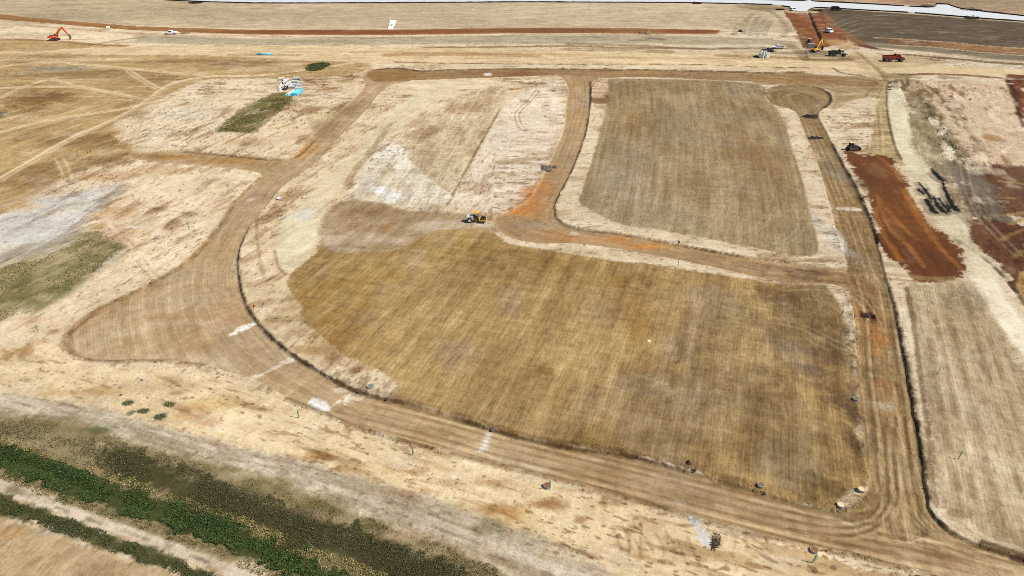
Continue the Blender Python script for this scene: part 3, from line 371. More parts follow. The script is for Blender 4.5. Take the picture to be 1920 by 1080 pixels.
# ---- lower left
i, d, m = poly([(-900, 900), (0, 655), (110, 630), (122, 660), (190, 690), (330, 690), (470, 722), (600, 785), (720, 825), (860, 860), (990, 895), (1230, 960), (1440, 1020), (1700, 1085), (1900, 1150), (1900, 1400), (1300, 1400), (1080, 1060), (960, 1000), (760, 925), (600, 872), (400, 832), (200, 772), (0, 742), (-900, 700)], (240, 214, 169), .9, rag=1.0, soft=1.2, MO=.9, CL=.6)
d0 = direc((300, 730), (700, 860)); j = i[m > .5]; AL[j] = X[j]*d0[0]+Y[j]*d0[1]; PH[j] = -X[j]*d0[1]+Y[j]*d0[0]
for e in [(48, 658, 16, 14, (178, 136, 82), .8), (18, 668, 10, 12, (190, 148, 96), .7), (100, 622, 10, 5, (170, 132, 88), .7), (60, 600, 20, 8, (196, 158, 104), .5), (90, 735, 60, 8, (206, 170, 118), .6), (180, 735, 60, 8, (200, 162, 108), .6), (330, 737, 14, 5, (186, 144, 86), .7), (400, 760, 50, 12, (226, 190, 130), .7), (360, 775, 30, 14, (210, 160, 106), .6), (390, 790, 24, 10, (206, 146, 96), .6), (300, 720, 80, 12, (216, 184, 138), .6), (600, 855, 30, 10, (196, 152, 92), .7), (560, 862, 40, 10, (200, 152, 90), .7), (640, 890, 30, 14, (190, 142, 76), .7), (680, 905, 24, 8, (190, 152, 74), .7), (760, 880, 60, 14, (214, 176, 124), .6), (790, 882, 14, 10, (176, 128, 76), .8), (850, 905, 24, 8, (182, 136, 88), .7), (920, 905, 30, 10, (178, 130, 84), .7), (770, 925, 50, 8, (190, 150, 96), .7), (820, 948, 40, 9, (178, 148, 76), .75), (930, 955, 50, 12, (196, 146, 86), .7), (960, 965, 30, 14, (214, 168, 104), .7), (1040, 945, 26, 12, (176, 132, 84), .75), (1010, 945, 30, 6, (182, 136, 84), .7), (1085, 975, 14, 9, (166, 122, 76), .8), (1170, 945, 34, 7, (184, 144, 92), .7), (1130, 940, 10, 10, (168, 142, 68), .6), (980, 1000, 24, 8, (166, 150, 66), .7), (1000, 1015, 20, 6, (170, 150, 72), .6), (840, 855, 50, 14, (236, 212, 168), .6), (700, 850, 60, 14, (238, 214, 170), .6), (900, 870, 40, 8, (240, 218, 176), .5), (1000, 980, 40, 10, (238, 206, 150), .5), (1215, 985, 40, 14, (222, 188, 140), .5), (560, 800, 30, 8, (240, 216, 172), .6), (20, 690, 40, 14, (236, 214, 174), .6)]:
    E(*e, rag=1.0, soft=1.1)
poly([(1290, 968), (1308, 972), (1318, 990), (1332, 1006), (1340, 1018), (1332, 1026), (1318, 1022), (1308, 1012), (1304, 996)], (222, 220, 214), .9, rag=.5, MO=0); E(1285, 985, 20, 4, (176, 132, 84), .7); E(1345, 1014, 9, 13, (96, 74, 56), .6, rag=1.2)
for q in [[(640, 880), (700, 915), (740, 945)], [(655, 882), (730, 920), (790, 958)], [(560, 820), (620, 850), (680, 876)], [(770, 905), (860, 925), (960, 960)], [(1180, 990), (1200, 1010), (1220, 1050)], [(1190, 1005), (1190, 1045)], [(1240, 1000), (1255, 1030), (1250, 1070)], [(1380, 990), (1390, 1020), (1370, 1065)], [(1160, 990), (1175, 1030)], [(1280, 1010), (1300, 1060)], [(1400, 1010), (1440, 1040)]]: pair(q, (170, 134, 84), .55, .7, .3, gap=.25)
i, d, m = poly([(-900, 640), (0, 738), (100, 750), (200, 770), (300, 800), (400, 826), (500, 846), (600, 873), (700, 900), (760, 922), (860, 952), (960, 990), (1020, 1012), (1080, 1040), (1160, 1090), (1400, 1250), (1100, 1300), (960, 1085), (850, 1025), (700, 972), (600, 932), (480, 890), (330, 850), (250, 830), (180, 800), (80, 785), (0, 768), (-900, 740)], (214, 197, 170), .95, rag=.9, soft=.8, MO=.7, CL=.9, SA=.6)
j = i[m > .5]; PH[j] = -X[j]*d0[1]+Y[j]*d0[0]; AL[j] = X[j]*d0[0]+Y[j]*d0[1]
for q in [[(0, 745), (120, 765), (260, 805), (400, 842)], [(0, 757), (130, 782), (300, 826), (420, 860)], [(420, 850), (560, 880), (700, 920), (800, 960)], [(640, 920), (780, 965), (900, 1010)]]: pair(q, (160, 140, 110), .5, .8, .35, gap=.3)
for e in [(206, 755, 12, 6, (236, 222, 196), .7), (240, 756, 14, 8, (120, 112, 68), .7), (300, 782, 12, 7, (98, 98, 54), .8), (268, 770, 10, 6, (130, 118, 76), .6), (245, 775, 6, 4, (110, 106, 64), .7), (318, 757, 14, 6, (170, 150, 100), .6), (1060, 1040, 50, 16, (224, 204, 166), .7), (920, 985, 26, 14, (150, 138, 96), .6), (890, 990, 16, 10, (140, 130, 86), .6)]: E(*e, rag=1.1)
# weedy belt, ditch, farm track
i, d, m = poly([(-900, 745), (0, 770), (80, 787), (180, 802), (250, 832), (330, 852), (480, 892), (600, 934), (700, 974), (850, 1027), (960, 1087), (1300, 1300), (500, 1400), (500, 1084), (400, 1050), (270, 1003), (150, 958), (70, 928), (0, 900), (-900, 640)], (164, 146, 106), .95, rag=.6, soft=.6, MO=.1, CL=1.0)
for e in [(120, 790, 60, 10, (140, 128, 80), .7), (190, 805, 34, 8, (96, 100, 46), .75), (60, 770, 30, 10, (226, 210, 184), .8), (30, 775, 20, 8, (214, 196, 166), .6), (300, 850, 60, 16, (166, 150, 108), .6), (400, 880, 60, 14, (150, 136, 92), .6), (500, 905, 60, 14, (140, 128, 74), .7), (600, 945, 60, 14, (134, 122, 68), .7), (700, 985, 50, 14, (140, 126, 78), .7), (830, 1030, 50, 12, (190, 164, 124), .6), (760, 1005, 60, 10, (200, 172, 136), .7), (280, 872, 40, 5, (220, 196, 160), .7), (190, 838, 14, 6, (226, 200, 162), .8), (30, 832, 40, 10, (212, 192, 146), .8), (440, 890, 30, 10, (196, 176, 142), .6), (640, 980, 40, 8, (186, 160, 128), .6), (560, 962, 40, 8, (182, 158, 126), .6)]: E(*e, rag=1.1, soft=1.2)
DITCH = [(-900, 600), (0, 830), (40, 838), (75, 850), (115, 868), (170, 893), (220, 908), (330, 944), (400, 966), (480, 1002), (560, 1036), (650, 1082), (900, 1250), (800, 1400), (545, 1082), (450, 1040), (350, 1006), (250, 970), (150, 936), (60, 902), (0, 880), (-900, 640)]
poly(DITCH, (84, 90, 44), .95, rag=.9, soft=.4, CL=1.2, zone=8, MO=0)
poly([(200, 842), (300, 866), (420, 905), (520, 945), (640, 985), (760, 1030), (880, 1080), (960, 1130), (800, 1180), (700, 1082), (560, 1035), (470, 998), (360, 950), (250, 905), (200, 870)], (86, 80, 46), .92, rag=1.4, soft=1.2, MO=0)
TRACK = [(-900, 600), (0, 899), (70, 928), (150, 957), (250, 990), (340, 1022), (430, 1056), (490, 1082), (900, 1260), (800, 1340), (430, 1082), (350, 1052), (270, 1021), (170, 986), (80, 955), (0, 926), (-900, 640)]
poly(TRACK, (232, 214, 186), 1., rag=.3, soft=.3, MO=.1, zone=9, SA=.25)
stroke([(0, 912), (70, 938), (150, 968), (250, 1002), (340, 1036), (430, 1068)], .7, (140, 124, 88), .75, rag=.5, gap=.5); stroke([(0, 905), (60, 928), (100, 940)], 1.0, (150, 132, 94), .6, rag=.6, gap=.4)
poly([(-900, 650), (0, 928), (80, 957), (170, 988), (270, 1023), (350, 1054), (430, 1084), (600, 1180), (500, 1250), (345, 1084), (280, 1060), (190, 1030), (110, 1000), (60, 976), (0, 968), (-900, 700)], (100, 96, 54), .95, rag=.7, soft=.4, CL=1.2, zone=10, MO=0)
i, d, m = poly([(-900, 720), (0, 972), (60, 980), (110, 1003), (190, 1033), (280, 1063), (340, 1086), (500, 1300), (-900, 1500)], (200, 172, 130), .98, rag=.5, soft=.5, MO=.3, SA=.4, zone=11)
E(30, 1000, 30, 12, (208, 164, 108), .5, rag=1); E(100, 1000, 50, 8, (186, 172, 146), .5, rag=1); E(60, 1040, 70, 16, (206, 176, 134), .5, rag=1)
# ---- crumbling cut faces along the sunk roads: bank shade painted into the damp soil's colour
INN = rinner[7:]
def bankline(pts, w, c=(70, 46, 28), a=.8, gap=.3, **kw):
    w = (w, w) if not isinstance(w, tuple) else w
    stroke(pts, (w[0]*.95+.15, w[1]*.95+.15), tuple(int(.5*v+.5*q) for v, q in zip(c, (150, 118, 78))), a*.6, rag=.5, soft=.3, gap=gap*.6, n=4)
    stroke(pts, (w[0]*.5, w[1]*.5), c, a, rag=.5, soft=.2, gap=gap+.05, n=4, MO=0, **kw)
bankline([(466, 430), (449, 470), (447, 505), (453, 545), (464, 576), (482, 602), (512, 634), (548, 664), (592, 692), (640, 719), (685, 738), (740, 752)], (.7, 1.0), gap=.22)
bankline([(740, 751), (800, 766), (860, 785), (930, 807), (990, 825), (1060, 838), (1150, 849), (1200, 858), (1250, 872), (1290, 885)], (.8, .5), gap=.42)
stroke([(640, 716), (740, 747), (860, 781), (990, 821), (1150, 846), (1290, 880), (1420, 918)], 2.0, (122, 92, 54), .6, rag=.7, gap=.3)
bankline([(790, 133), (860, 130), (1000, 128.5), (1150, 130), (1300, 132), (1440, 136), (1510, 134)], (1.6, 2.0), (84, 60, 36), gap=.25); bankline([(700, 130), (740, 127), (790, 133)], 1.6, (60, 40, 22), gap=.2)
stroke([(740, 116), (860, 119), (1000, 120), (1200, 120), (1300, 121), (1440, 126), (1520, 127)], 1.8, (120, 92, 58), .85, rag=.6, gap=.32)
poly([(745, 119), (860, 121.5), (1000, 122), (1200, 122), (1440, 128), (1500, 129), (1500, 133), (1440, 134), (1300, 130), (1150, 128), (1000, 126.5), (860, 128), (790, 130), (750, 125)], (228, 206, 168), .95, rag=.6, soft=.6, n=1)
stroke([(1563, 128), (1580, 137), (1620, 143)], 1.5, (100, 76, 48), .8, rag=.5); poly([(1570, 130), (1620, 135), (1630, 141), (1590, 139)], (214, 190, 150), .8, n=2)
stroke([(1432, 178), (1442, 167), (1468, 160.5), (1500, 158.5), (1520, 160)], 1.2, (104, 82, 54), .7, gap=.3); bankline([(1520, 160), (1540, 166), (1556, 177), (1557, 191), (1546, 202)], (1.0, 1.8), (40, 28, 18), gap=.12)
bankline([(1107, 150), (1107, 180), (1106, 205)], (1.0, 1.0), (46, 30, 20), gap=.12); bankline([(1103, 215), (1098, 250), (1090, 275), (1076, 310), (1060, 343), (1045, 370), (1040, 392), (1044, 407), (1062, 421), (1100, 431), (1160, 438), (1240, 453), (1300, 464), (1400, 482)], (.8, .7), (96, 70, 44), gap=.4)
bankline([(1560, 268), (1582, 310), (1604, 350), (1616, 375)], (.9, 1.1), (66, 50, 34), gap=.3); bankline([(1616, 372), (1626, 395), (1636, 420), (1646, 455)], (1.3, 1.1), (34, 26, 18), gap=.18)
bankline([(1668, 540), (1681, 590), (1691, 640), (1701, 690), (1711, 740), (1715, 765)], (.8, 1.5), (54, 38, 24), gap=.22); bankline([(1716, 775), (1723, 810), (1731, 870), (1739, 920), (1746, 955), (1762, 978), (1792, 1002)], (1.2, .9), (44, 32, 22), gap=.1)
stroke([(1846, 1022), (1890, 1036), (1930, 1050), (2100, 1100)], (1.5, 3), (84, 52, 30), .9, rag=.4); stroke([(1700, 540), (1712, 600), (1724, 690), (1738, 800), (1748, 900), (1756, 950)], .9, (124, 90, 52), .7, rag=.4)
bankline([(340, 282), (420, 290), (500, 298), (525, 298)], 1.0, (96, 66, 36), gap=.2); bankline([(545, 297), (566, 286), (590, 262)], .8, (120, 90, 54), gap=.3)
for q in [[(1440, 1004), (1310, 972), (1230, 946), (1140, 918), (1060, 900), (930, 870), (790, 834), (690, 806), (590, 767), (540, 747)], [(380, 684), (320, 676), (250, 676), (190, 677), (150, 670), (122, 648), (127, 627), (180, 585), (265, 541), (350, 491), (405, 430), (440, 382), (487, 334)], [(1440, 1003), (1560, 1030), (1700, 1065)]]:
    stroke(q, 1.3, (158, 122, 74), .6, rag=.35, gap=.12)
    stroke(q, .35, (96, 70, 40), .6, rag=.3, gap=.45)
# wheel-worn lines on the roads
for q in [[(1600, 520), (1618, 600), (1625, 700), (1640, 800), (1655, 900), (1690, 960), (1760, 1010), (1850, 1045)], [(1655, 520), (1672, 620), (1688, 720), (1704, 820), (1718, 920), (1735, 965), (1790, 1010), (1900, 1050)], [(1480, 540), (1560, 540), (1615, 560), (1650, 620)], [(1620, 940), (1640, 920), (1648, 860)], [(1600, 965), (1640, 955), (1668, 900)], [(1660, 850), (1668, 920), (1672, 980), (1675, 1010)], [(1700, 870), (1706, 940), (1716, 1000), (1722, 1020)]]:
    pair(q, (204, 176, 130), .7, .9, .35, gap=.2); pair(np.array(q)+[8, 0], (98, 70, 42), .65, .5, .28, gap=.25); pair(np.array(q)+[-14, 2], (186, 154, 104), .5, .6, .25, gap=.25); pair(np.array(q)+[18, -2], (190, 160, 110), .5, .8, .3, gap=.25)
for q in [[(1075, 150), (1078, 200), (1062, 260), (1040, 310)], [(1095, 150), (1098, 190), (1085, 240), (1066, 290), (1045, 340)], [(1070, 330), (1030, 370), (985, 398), (945, 412)], [(1050, 360), (1030, 410), (1080, 438), (1180, 458)], [(1500, 215), (1530, 290), (1560, 360), (1590, 450)], [(1520, 230), (1560, 310), (1600, 420), (1635, 520)]]: pair(q, (206, 178, 132), .6, .8, .4, gap=.2)
OFF = W(smooth([(640, 760), (800, 800), (930, 838), (1060, 869), (1230, 912), (1440, 967), (1600, 1007), (1760, 1042), (1900, 1075)], n=3)); tt = np.gradient(OFF, axis=0); tt /= np.linalg.norm(tt, axis=1)[:, None]; nn_ = np.stack([-tt[:, 1], tt[:, 0]], 1)
for o_, w_, c_, a_ in [(2.6, .5, (212, 184, 138), .6), (1.9, .35, (116, 90, 58), .5), (1.2, .6, (206, 178, 134), .5), (.3, .3, (122, 94, 60), .5), (-.4, .5, (200, 172, 128), .5), (-1.2, .4, (118, 92, 58), .5), (-2.0, .6, (210, 182, 138), .55), (-2.6, .3, (122, 96, 62), .5), (3.2, .4, (122, 92, 56), .5), (-3.2, .5, (198, 168, 122), .5)]: stroke(OFF+nn_*o_, w_, c_, a_, world=True, n=1, rag=.25, soft=.25, gap=.35)
for k in range(6):
    d_ = k*9
    q = [(1636+d_*1.1, 800), (1646+d_, 880), (1652+d_*.8, 930+d_*.3), (1630+d_*.5, 965+d_*.5), (1570+d_*.3, 972+d_*.8), (1480, 955+d_*.9)]; stroke(q, .4, (206, 178, 134) if k % 2 else (112, 84, 52), .55, rag=.25, soft=.2, gap=.25)
    q = [(1664+d_*.9, 780), (1676+d_*.9, 870), (1688+d_*.8, 930), (1712+d_*.6, 975), (1770+d_*.4, 1012), (1850, 1040+d_*.2), (1920, 1062)]; stroke(q, .4, (206, 178, 134) if k % 2 else (104, 78, 48), .5, rag=.25, soft=.2, gap=.3)
for q in [[(1675, 950), (1680, 985), (1682, 1012)], [(1702, 945), (1708, 985), (1712, 1015)]]: stroke(q, .9, (200, 174, 132), .6, rag=.4)
# ---- relief
H += .10*fbm(X*.03, Y*.03, 3, 5)+.035*fbm(X*.5, Y*.5, 3, 1)*CL
H -= (.34+.12*WB)*sst(.0, .28, RD)
H[RD > .2] += .0
rr = np.abs(RD+.35); H += .09*np.exp(-(rr/.45)**2)*(.6+1.6*WY)
i, d = sdf(DITCH, 6); H[i] -= .8*sst(0, 3, d)
cl1 = fbm(X*1.3, Y*1.3, 2, 3); H += .05*CL*np.clip(cl1, 0, 1)*sst(450, 150, Y)
# mottling: exposed darker subsoil, blade scratches, clods (in the direction of the blade)
lt = np.isin(ZONE, (2, 3, 4, 5, 7)); b1 = fbm(X*.055+4, Y*.04+8, 5, 2)[lt]; b2 = fbm(X*.10+14, Y*.07+2, 4, 0)[lt]
SOIL[lt] *= np.exp((b1*np.where(ZONE[lt] == 3, .4, .8))[:, None]*np.array([.20, .25, .32])); q_ = (sst(.1, .6, b2)*.30)[:, None]; SOIL[lt] = SOIL[lt]*(1-q_)+q_*(SOIL[lt].mean(1, keepdims=True)*np.array([1.38, 1.10, .78]))
MO = np.clip(MO, 0, 1.3)
SK = np.clip(MO, 0, 1)
a1 = fbm(PH*.42+3, AL*.10, 4, 2); m1 = sst(.12, .6, a1+.35*WB)*MO
SOIL[:] = SOIL*(1-m1[:, None]*np.array([.34, .43, .53]))
a2 = fbm(PH*.25+9, AL*.12+40, 3, 4); m2 = sst(.15, .6, a2)*MO*.5
SOIL[:] = SOIL*(1-m2[:, None])+m2[:, None]*alb((242, 224, 192))
a3 = fbm(PH*1.1+33, AL*.30+4, 3, 5); m3 = sst(.34, .66, a3+.3*WB)*MO*.85
SOIL[:] = SOIL*(1-m3[:, None]*np.array([.42, .52, .60]))
a4 = fbm(PH*1.9+3, AL*.9+14, 2, 1); m4 = sst(.5, .7, a4+.3*WB)*np.clip(MO, .12, 1)
SOIL[:] = SOIL*(1-m4[:, None]*np.array([.5, .58, .64]))
g1 = fbm(PH*.5+5, AL*.045+3, 4, 0)*np.clip(SA*1.3, 0, 1); g2 = fbm(X*.16+1, Y*.16+7, 4, 3)
SOIL[:] = SOIL*np.exp(g1[:, None]*np.array([.22, .27, .34])+g2[:, None]*np.array([.12, .14, .17]))
tone = 1+.09*fbm(X*.018, Y*.018, 4, 3)+.05*WX
SOIL *= tone[:, None]
lum = SOIL @ np.array([.3, .5, .2]); SOIL = SOIL*((lum/.24)**.14)[:, None]; lum = SOIL @ np.array([.3, .55, .15])
SOIL = lum[:, None]+(SOIL-lum[:, None])*1.06
np.clip(SOIL, .003, .8, out=SOIL)
EDGE = sst(0, 25, np.minimum.reduce([Y-Y.min(), Y.max()-Y, np.repeat(rowHalf, NC)-np.abs(X)])); H *= EDGE
HG = H.reshape(NR, NC)
def hz(x, y):
    """ground height"""
    r = int(np.argmin(np.abs(rowY-y))); c = int(round((x/rowHalf[r]+1)/2*(NC-1)))
    return float(HG[min(max(r, 0), NR-1), min(max(c, 0), NC-1)])
# ================================================================== helpers for objects
def nodes(name):
    m = bpy.data.materials.new(name); m.use_nodes = True
    nt = m.node_tree; b = nt.nodes['Principled BSDF']; return m, nt, b
def N_(nt, t, **kw):
    n = nt.nodes.new(t)
    for k, v in kw.items():
        if k in n.inputs: n.inputs[k].default_value = v
        else: setattr(n, k, v)
    return n
def paint(name, c, rough=.45, dirt=.35, metal=0., dirtcol=(150, 122, 88), scale=1.5, srgb=True):
    """painted / plain surface with dust and wear"""
    m, nt, b = nodes(name); L = nt.links.new
    c = lin(c) if srgb else np.array(c); dc = lin(dirtcol)*.6
    tc = N_(nt, 'ShaderNodeTexCoord'); no = N_(nt, 'ShaderNodeTexNoise', Scale=scale, Detail=5., Roughness=.65)
    L(tc.outputs['Object'], no.inputs['Vector'])
    rp = N_(nt, 'ShaderNodeValToRGB'); rp.color_ramp.elements[0].position = .42; rp.color_ramp.elements[1].position = .78
    rp.color_ramp.elements[0].color = (0, 0, 0, 1); rp.color_ramp.elements[1].color = (dirt, dirt, dirt, 1)
    mx = N_(nt, 'ShaderNodeMix', data_type='RGBA'); L(no.outputs['Fac'], rp.inputs[0]); L(rp.outputs[0], mx.inputs[0])
    mx.inputs[6].default_value = (*c, 1); mx.inputs[7].default_value = (*dc, 1); L(mx.outputs[2], b.inputs['Base Color'])
    b.inputs['Roughness'].default_value = rough; b.inputs['Metallic'].default_value = metal
    bp = N_(nt, 'ShaderNodeBump', Strength=.25, Distance=.02); n2 = N_(nt, 'ShaderNodeTexNoise', Scale=scale*9, Detail=3.)
    L(tc.outputs['Object'], n2.inputs['Vector']); L(n2.outputs['Fac'], bp.inputs['Height']); L(bp.outputs[0], b.inputs['Normal'])
    return m
def tag(o, label=None, cat=None, group=None, kind=None):
    if label: o['label'] = label
    if cat: o['category'] = cat
    if group: o['group'] = group
    if kind: o['kind'] = kind
    return o
def empty(name, loc, rz, label, cat, group=None, sc=1.):
    o = bpy.data.objects.new(name, None); COL.objects.link(o); o.location = loc; o.rotation_euler = (0, 0, rz); o.scale = (sc,)*3
    o.empty_display_size = .5
    return tag(o, label, cat, group)
class MB:
    def __init__(s): s.bm = bmesh.new()
    def box(s, c, d, rot=None, bev=0.):
        r = bmesh.ops.create_cube(s.bm, size=1.); v = r['verts']
        M = Matrix.Translation(c) @ (rot.to_4x4() if rot else Matrix()) @ Matrix.Diagonal((*d, 1))
        bmesh.ops.transform(s.bm, matrix=M, verts=v)
        if bev:
            e = list({e for q in v for e in q.link_edges}); bmesh.ops.bevel(s.bm, geom=e, offset=bev, segments=2, affect='EDGES', profile=.6)
        return s
    def cyl(s, p0, p1, r, r2=None, seg=14, cap=True):
        p0 = Vector(p0); p1 = Vector(p1); d = p1-p0
        q = Vector((0, 0, 1)).rotation_difference(d.normalized())
        M = Matrix.Translation((p0+p1)/2) @ q.to_matrix().to_4x4()
        bmesh.ops.create_cone(s.bm, cap_ends=cap, segments=seg, radius1=r, radius2=r if r2 is None else r2, depth=d.length, matrix=M)
        return s
    def ring(s, p0, p1, ro, ri, seg=20):
        """hollow tube"""
        p0 = Vector(p0); p1 = Vector(p1); q = Vector((0, 0, 1)).rotation_difference((p1-p0).normalized())
        L = []
        for c, r in ((p0, ro), (p1, ro), (p1, ri), (p0, ri)):
            L.append([s.bm.verts.new(c+q @ Vector((math.cos(a)*r, math.sin(a)*r, 0))) for a in [2*math.pi*i/seg for i in range(seg)]])
        for k in range(4):
            A, B = L[k], L[(k+1) % 4]
            for i in range(seg): s.bm.faces.new((A[i], A[(i+1) % seg], B[(i+1) % seg], B[i]))
        return s
    def prism(s, prof, y0, y1, bev=0.):
        """profile in x-z pulled along y"""
        a = [s.bm.verts.new((x, y0, z)) for x, z in prof]; b = [s.bm.verts.new((x, y1, z)) for x, z in prof]; n = len(prof)
        fs = [s.bm.faces.new(a), s.bm.faces.new(b[::-1])]
        for i in range(n): fs.append(s.bm.faces.new((a[i], b[i], b[(i+1) % n], a[(i+1) % n])))
        if bev:
            e = list({e for q in a+b for e in q.link_edges}); bmesh.ops.bevel(s.bm, geom=e, offset=bev, segments=2, affect='EDGES', profile=.6)
        return s
    def build(s, name, mat, parent=None, smooth_=False):
        bmesh.ops.recalc_face_normals(s.bm, faces=s.bm.faces)
        me = bpy.data.meshes.new(name); s.bm.to_mesh(me); s.bm.free(); me.materials.append(mat)
        if smooth_: me.polygons.foreach_set('use_smooth', [True]*len(me.polygons))
        o = bpy.data.objects.new(name, me); COL.objects.link(o)
        if parent: o.parent = parent
        return o
def copy_tree(o, parent=None):
    c = o.copy(); COL.objects.link(c)
    if parent: c.parent = parent
    for ch in list(o.children): copy_tree(ch, c)
    return c
def mesh_np(name, co, faces, mat, attrs=(), smooth_=True, parent=None):
    """mesh from arrays (all faces with the same number of corners)"""
    me = bpy.data.meshes.new(name); nf, k = faces.shape
    me.vertices.add(len(co)); me.vertices.foreach_set('co', np.ascontiguousarray(co, np.float32).ravel())
    me.loops.add(nf*k); me.loops.foreach_set('vertex_index', np.ascontiguousarray(faces, np.int32).ravel())
    me.polygons.add(nf); me.polygons.foreach_set('loop_start', np.arange(0, nf*k, k, dtype=np.int32))
    if smooth_: me.polygons.foreach_set('use_smooth', np.ones(nf, bool))
    for n, t, dom, v in attrs:
        a = me.attributes.new(n, t, dom); a.data.foreach_set({'FLOAT_COLOR': 'color', 'FLOAT_VECTOR': 'vector', 'FLOAT': 'value'}[t], np.ascontiguousarray(v, np.float32).ravel())
    me.update(calc_edges=True); me.materials.append(mat)
    o = bpy.data.objects.new(name, me); COL.objects.link(o)
    if parent: o.parent = parent
    return o
# ================================================================== soil material
def soil_material():
    m, nt, b = nodes('bare_soil'); L = nt.links.new
    at = N_(nt, 'ShaderNodeAttribute', attribute_name='soil'); pa = N_(nt, 'ShaderNodeAttribute', attribute_name='grain'); pb = N_(nt, 'ShaderNodeAttribute', attribute_name='wear')
    sa = N_(nt, 'ShaderNodeSeparateXYZ'); sb = N_(nt, 'ShaderNodeSeparateXYZ'); L(pa.outputs['Vector'], sa.inputs[0]); L(pb.outputs['Vector'], sb.inputs[0])
    ge = N_(nt, 'ShaderNodeNewGeometry')
    def mth(op, a, b_=None, clamp=False):
        n = N_(nt, 'ShaderNodeMath', operation=op, use_clamp=clamp)
        for i, v in enumerate((a, b_)):
            if v is None: continue
            if isinstance(v, (int, float)): n.inputs[i].default_value = v
            else: L(v, n.inputs[i])
        return n.outputs[0]
    def noise(vec, scale, det=3., rough=.6):
        n = N_(nt, 'ShaderNodeTexNoise', Scale=scale, Detail=det, Roughness=rough); L(vec, n.inputs['Vector']); return n.outputs['Fac']
    ph, al, dots = sa.outputs[0], sa.outputs[1], sa.outputs[2]; st, cl = sb.outputs[0], sb.outputs[1]
    def cv(a, fa, c, fc, z=0.):
        n = N_(nt, 'ShaderNodeCombineXYZ'); L(mth('MULTIPLY', a, fa), n.inputs[0]); L(mth('MULTIPLY', c, fc), n.inputs[1]); n.inputs[2].default_value = z; return n.outputs[0]
    s1 = noise(cv(ph, .6, al, .035), 1., 3.); s2 = noise(cv(ph, 1.9, al, .3, 7.), 1., 4., .75); s3 = noise(cv(ph, .16, al, .07, 3.), 1., 4.)
    s4 = noise(cv(ph, .14, al, .7, 13.), 1., 4., .7); f1 = noise(ge.outputs['Position'], 1.4, 7., .8); f2 = noise(ge.outputs['Position'], .4, 7., .78); f3 = noise(ge.outputs['Position'], 6., 4., .8)
    def c0(v, g): return mth('MULTIPLY', mth('SUBTRACT', v, .5), g)
    # rows pressed by the padded drum
    w = mth('MULTIPLY', mth('SINE', mth('MULTIPLY', ph, 11.5)), mth('MULTIPLY', mth('ADD', mth('MULTIPLY', mth('SINE', mth('MULTIPLY', al, 9.)), .5), 1.), dots))
    k = mth('ADD', mth('ADD', c0(s1, 1.1), c0(s2, 1.7)), mth('ADD', c0(s3, .9), c0(s4, 1.0))); k = mth('MULTIPLY', k, st)
    fn = mth('ADD', mth('ADD', c0(f1, 1.35), c0(f2, 1.4)), c0(f3, .7)); fn = mth('MULTIPLY', fn, mth('ADD', mth('MULTIPLY', cl, .6), .45))
    tot = mth('ADD', mth('ADD', mth('ADD', k, fn), mth('MULTIPLY', mth('MULTIPLY', w, mth('MULTIPLY', s3, mth('MULTIPLY', s4, s4))), .22)), 1.)
    ln = mth('POWER', mth('ADD', mth('MULTIPLY', mth('SINE', mth('MULTIPLY', mth('ADD', ph, mth('MULTIPLY', s3, 1.2)), 2.75)), .5), .5), 9.)
    ln = mth('MULTIPLY', mth('MULTIPLY', ln, dots), mth('MULTIPLY', mth('ADD', mth('MULTIPLY', s4, 1.6), -.35), .40)); tot = mth('ADD', tot, ln)
    tot = mth('MAXIMUM', tot, .25)
    # darker = redder: crumbs below the crust are browner
    pw = N_(nt, 'ShaderNodeCombineXYZ'); L(mth('POWER', tot, .9), pw.inputs[0]); L(tot, pw.inputs[1]); L(mth('POWER', tot, 1.18), pw.inputs[2])
    mx = N_(nt, 'ShaderNodeVectorMath', operation='MULTIPLY'); L(at.outputs['Color'], mx.inputs[0]); L(pw.outputs[0], mx.inputs[1])
    hn = N_(nt, 'ShaderNodeTexNoise', Scale=.9, Detail=6., Roughness=.8); L(ge.outputs['Position'], hn.inputs['Vector'])
    hs = N_(nt, 'ShaderNodeVectorMath', operation='MULTIPLY_ADD'); L(hn.outputs['Color'], hs.inputs[0]); hs.inputs[1].default_value = (.30, .22, .42); hs.inputs[2].default_value = (.85, .89, .79)
    hm = N_(nt, 'ShaderNodeVectorMath', operation='MULTIPLY'); L(mx.outputs[0], hm.inputs[0]); L(hs.outputs[0], hm.inputs[1])
    L(hm.outputs[0], b.inputs['Base Color']); b.inputs['Roughness'].default_value = .95; b.inputs['Specular IOR Level'].default_value = .15
    hgt = mth('ADD', mth('ADD', mth('MULTIPLY', f1, mth('MULTIPLY', cl, .20)), mth('MULTIPLY', s2, mth('MULTIPLY', st, .14))), mth('ADD', mth('MULTIPLY', w, .008), mth('MULTIPLY', f3, .05)))
    bp = N_(nt, 'ShaderNodeBump', Strength=1., Distance=1.); L(hgt, bp.inputs['Height']); L(bp.outputs[0], b.inputs['Normal'])
    return m
SOILM = soil_material()
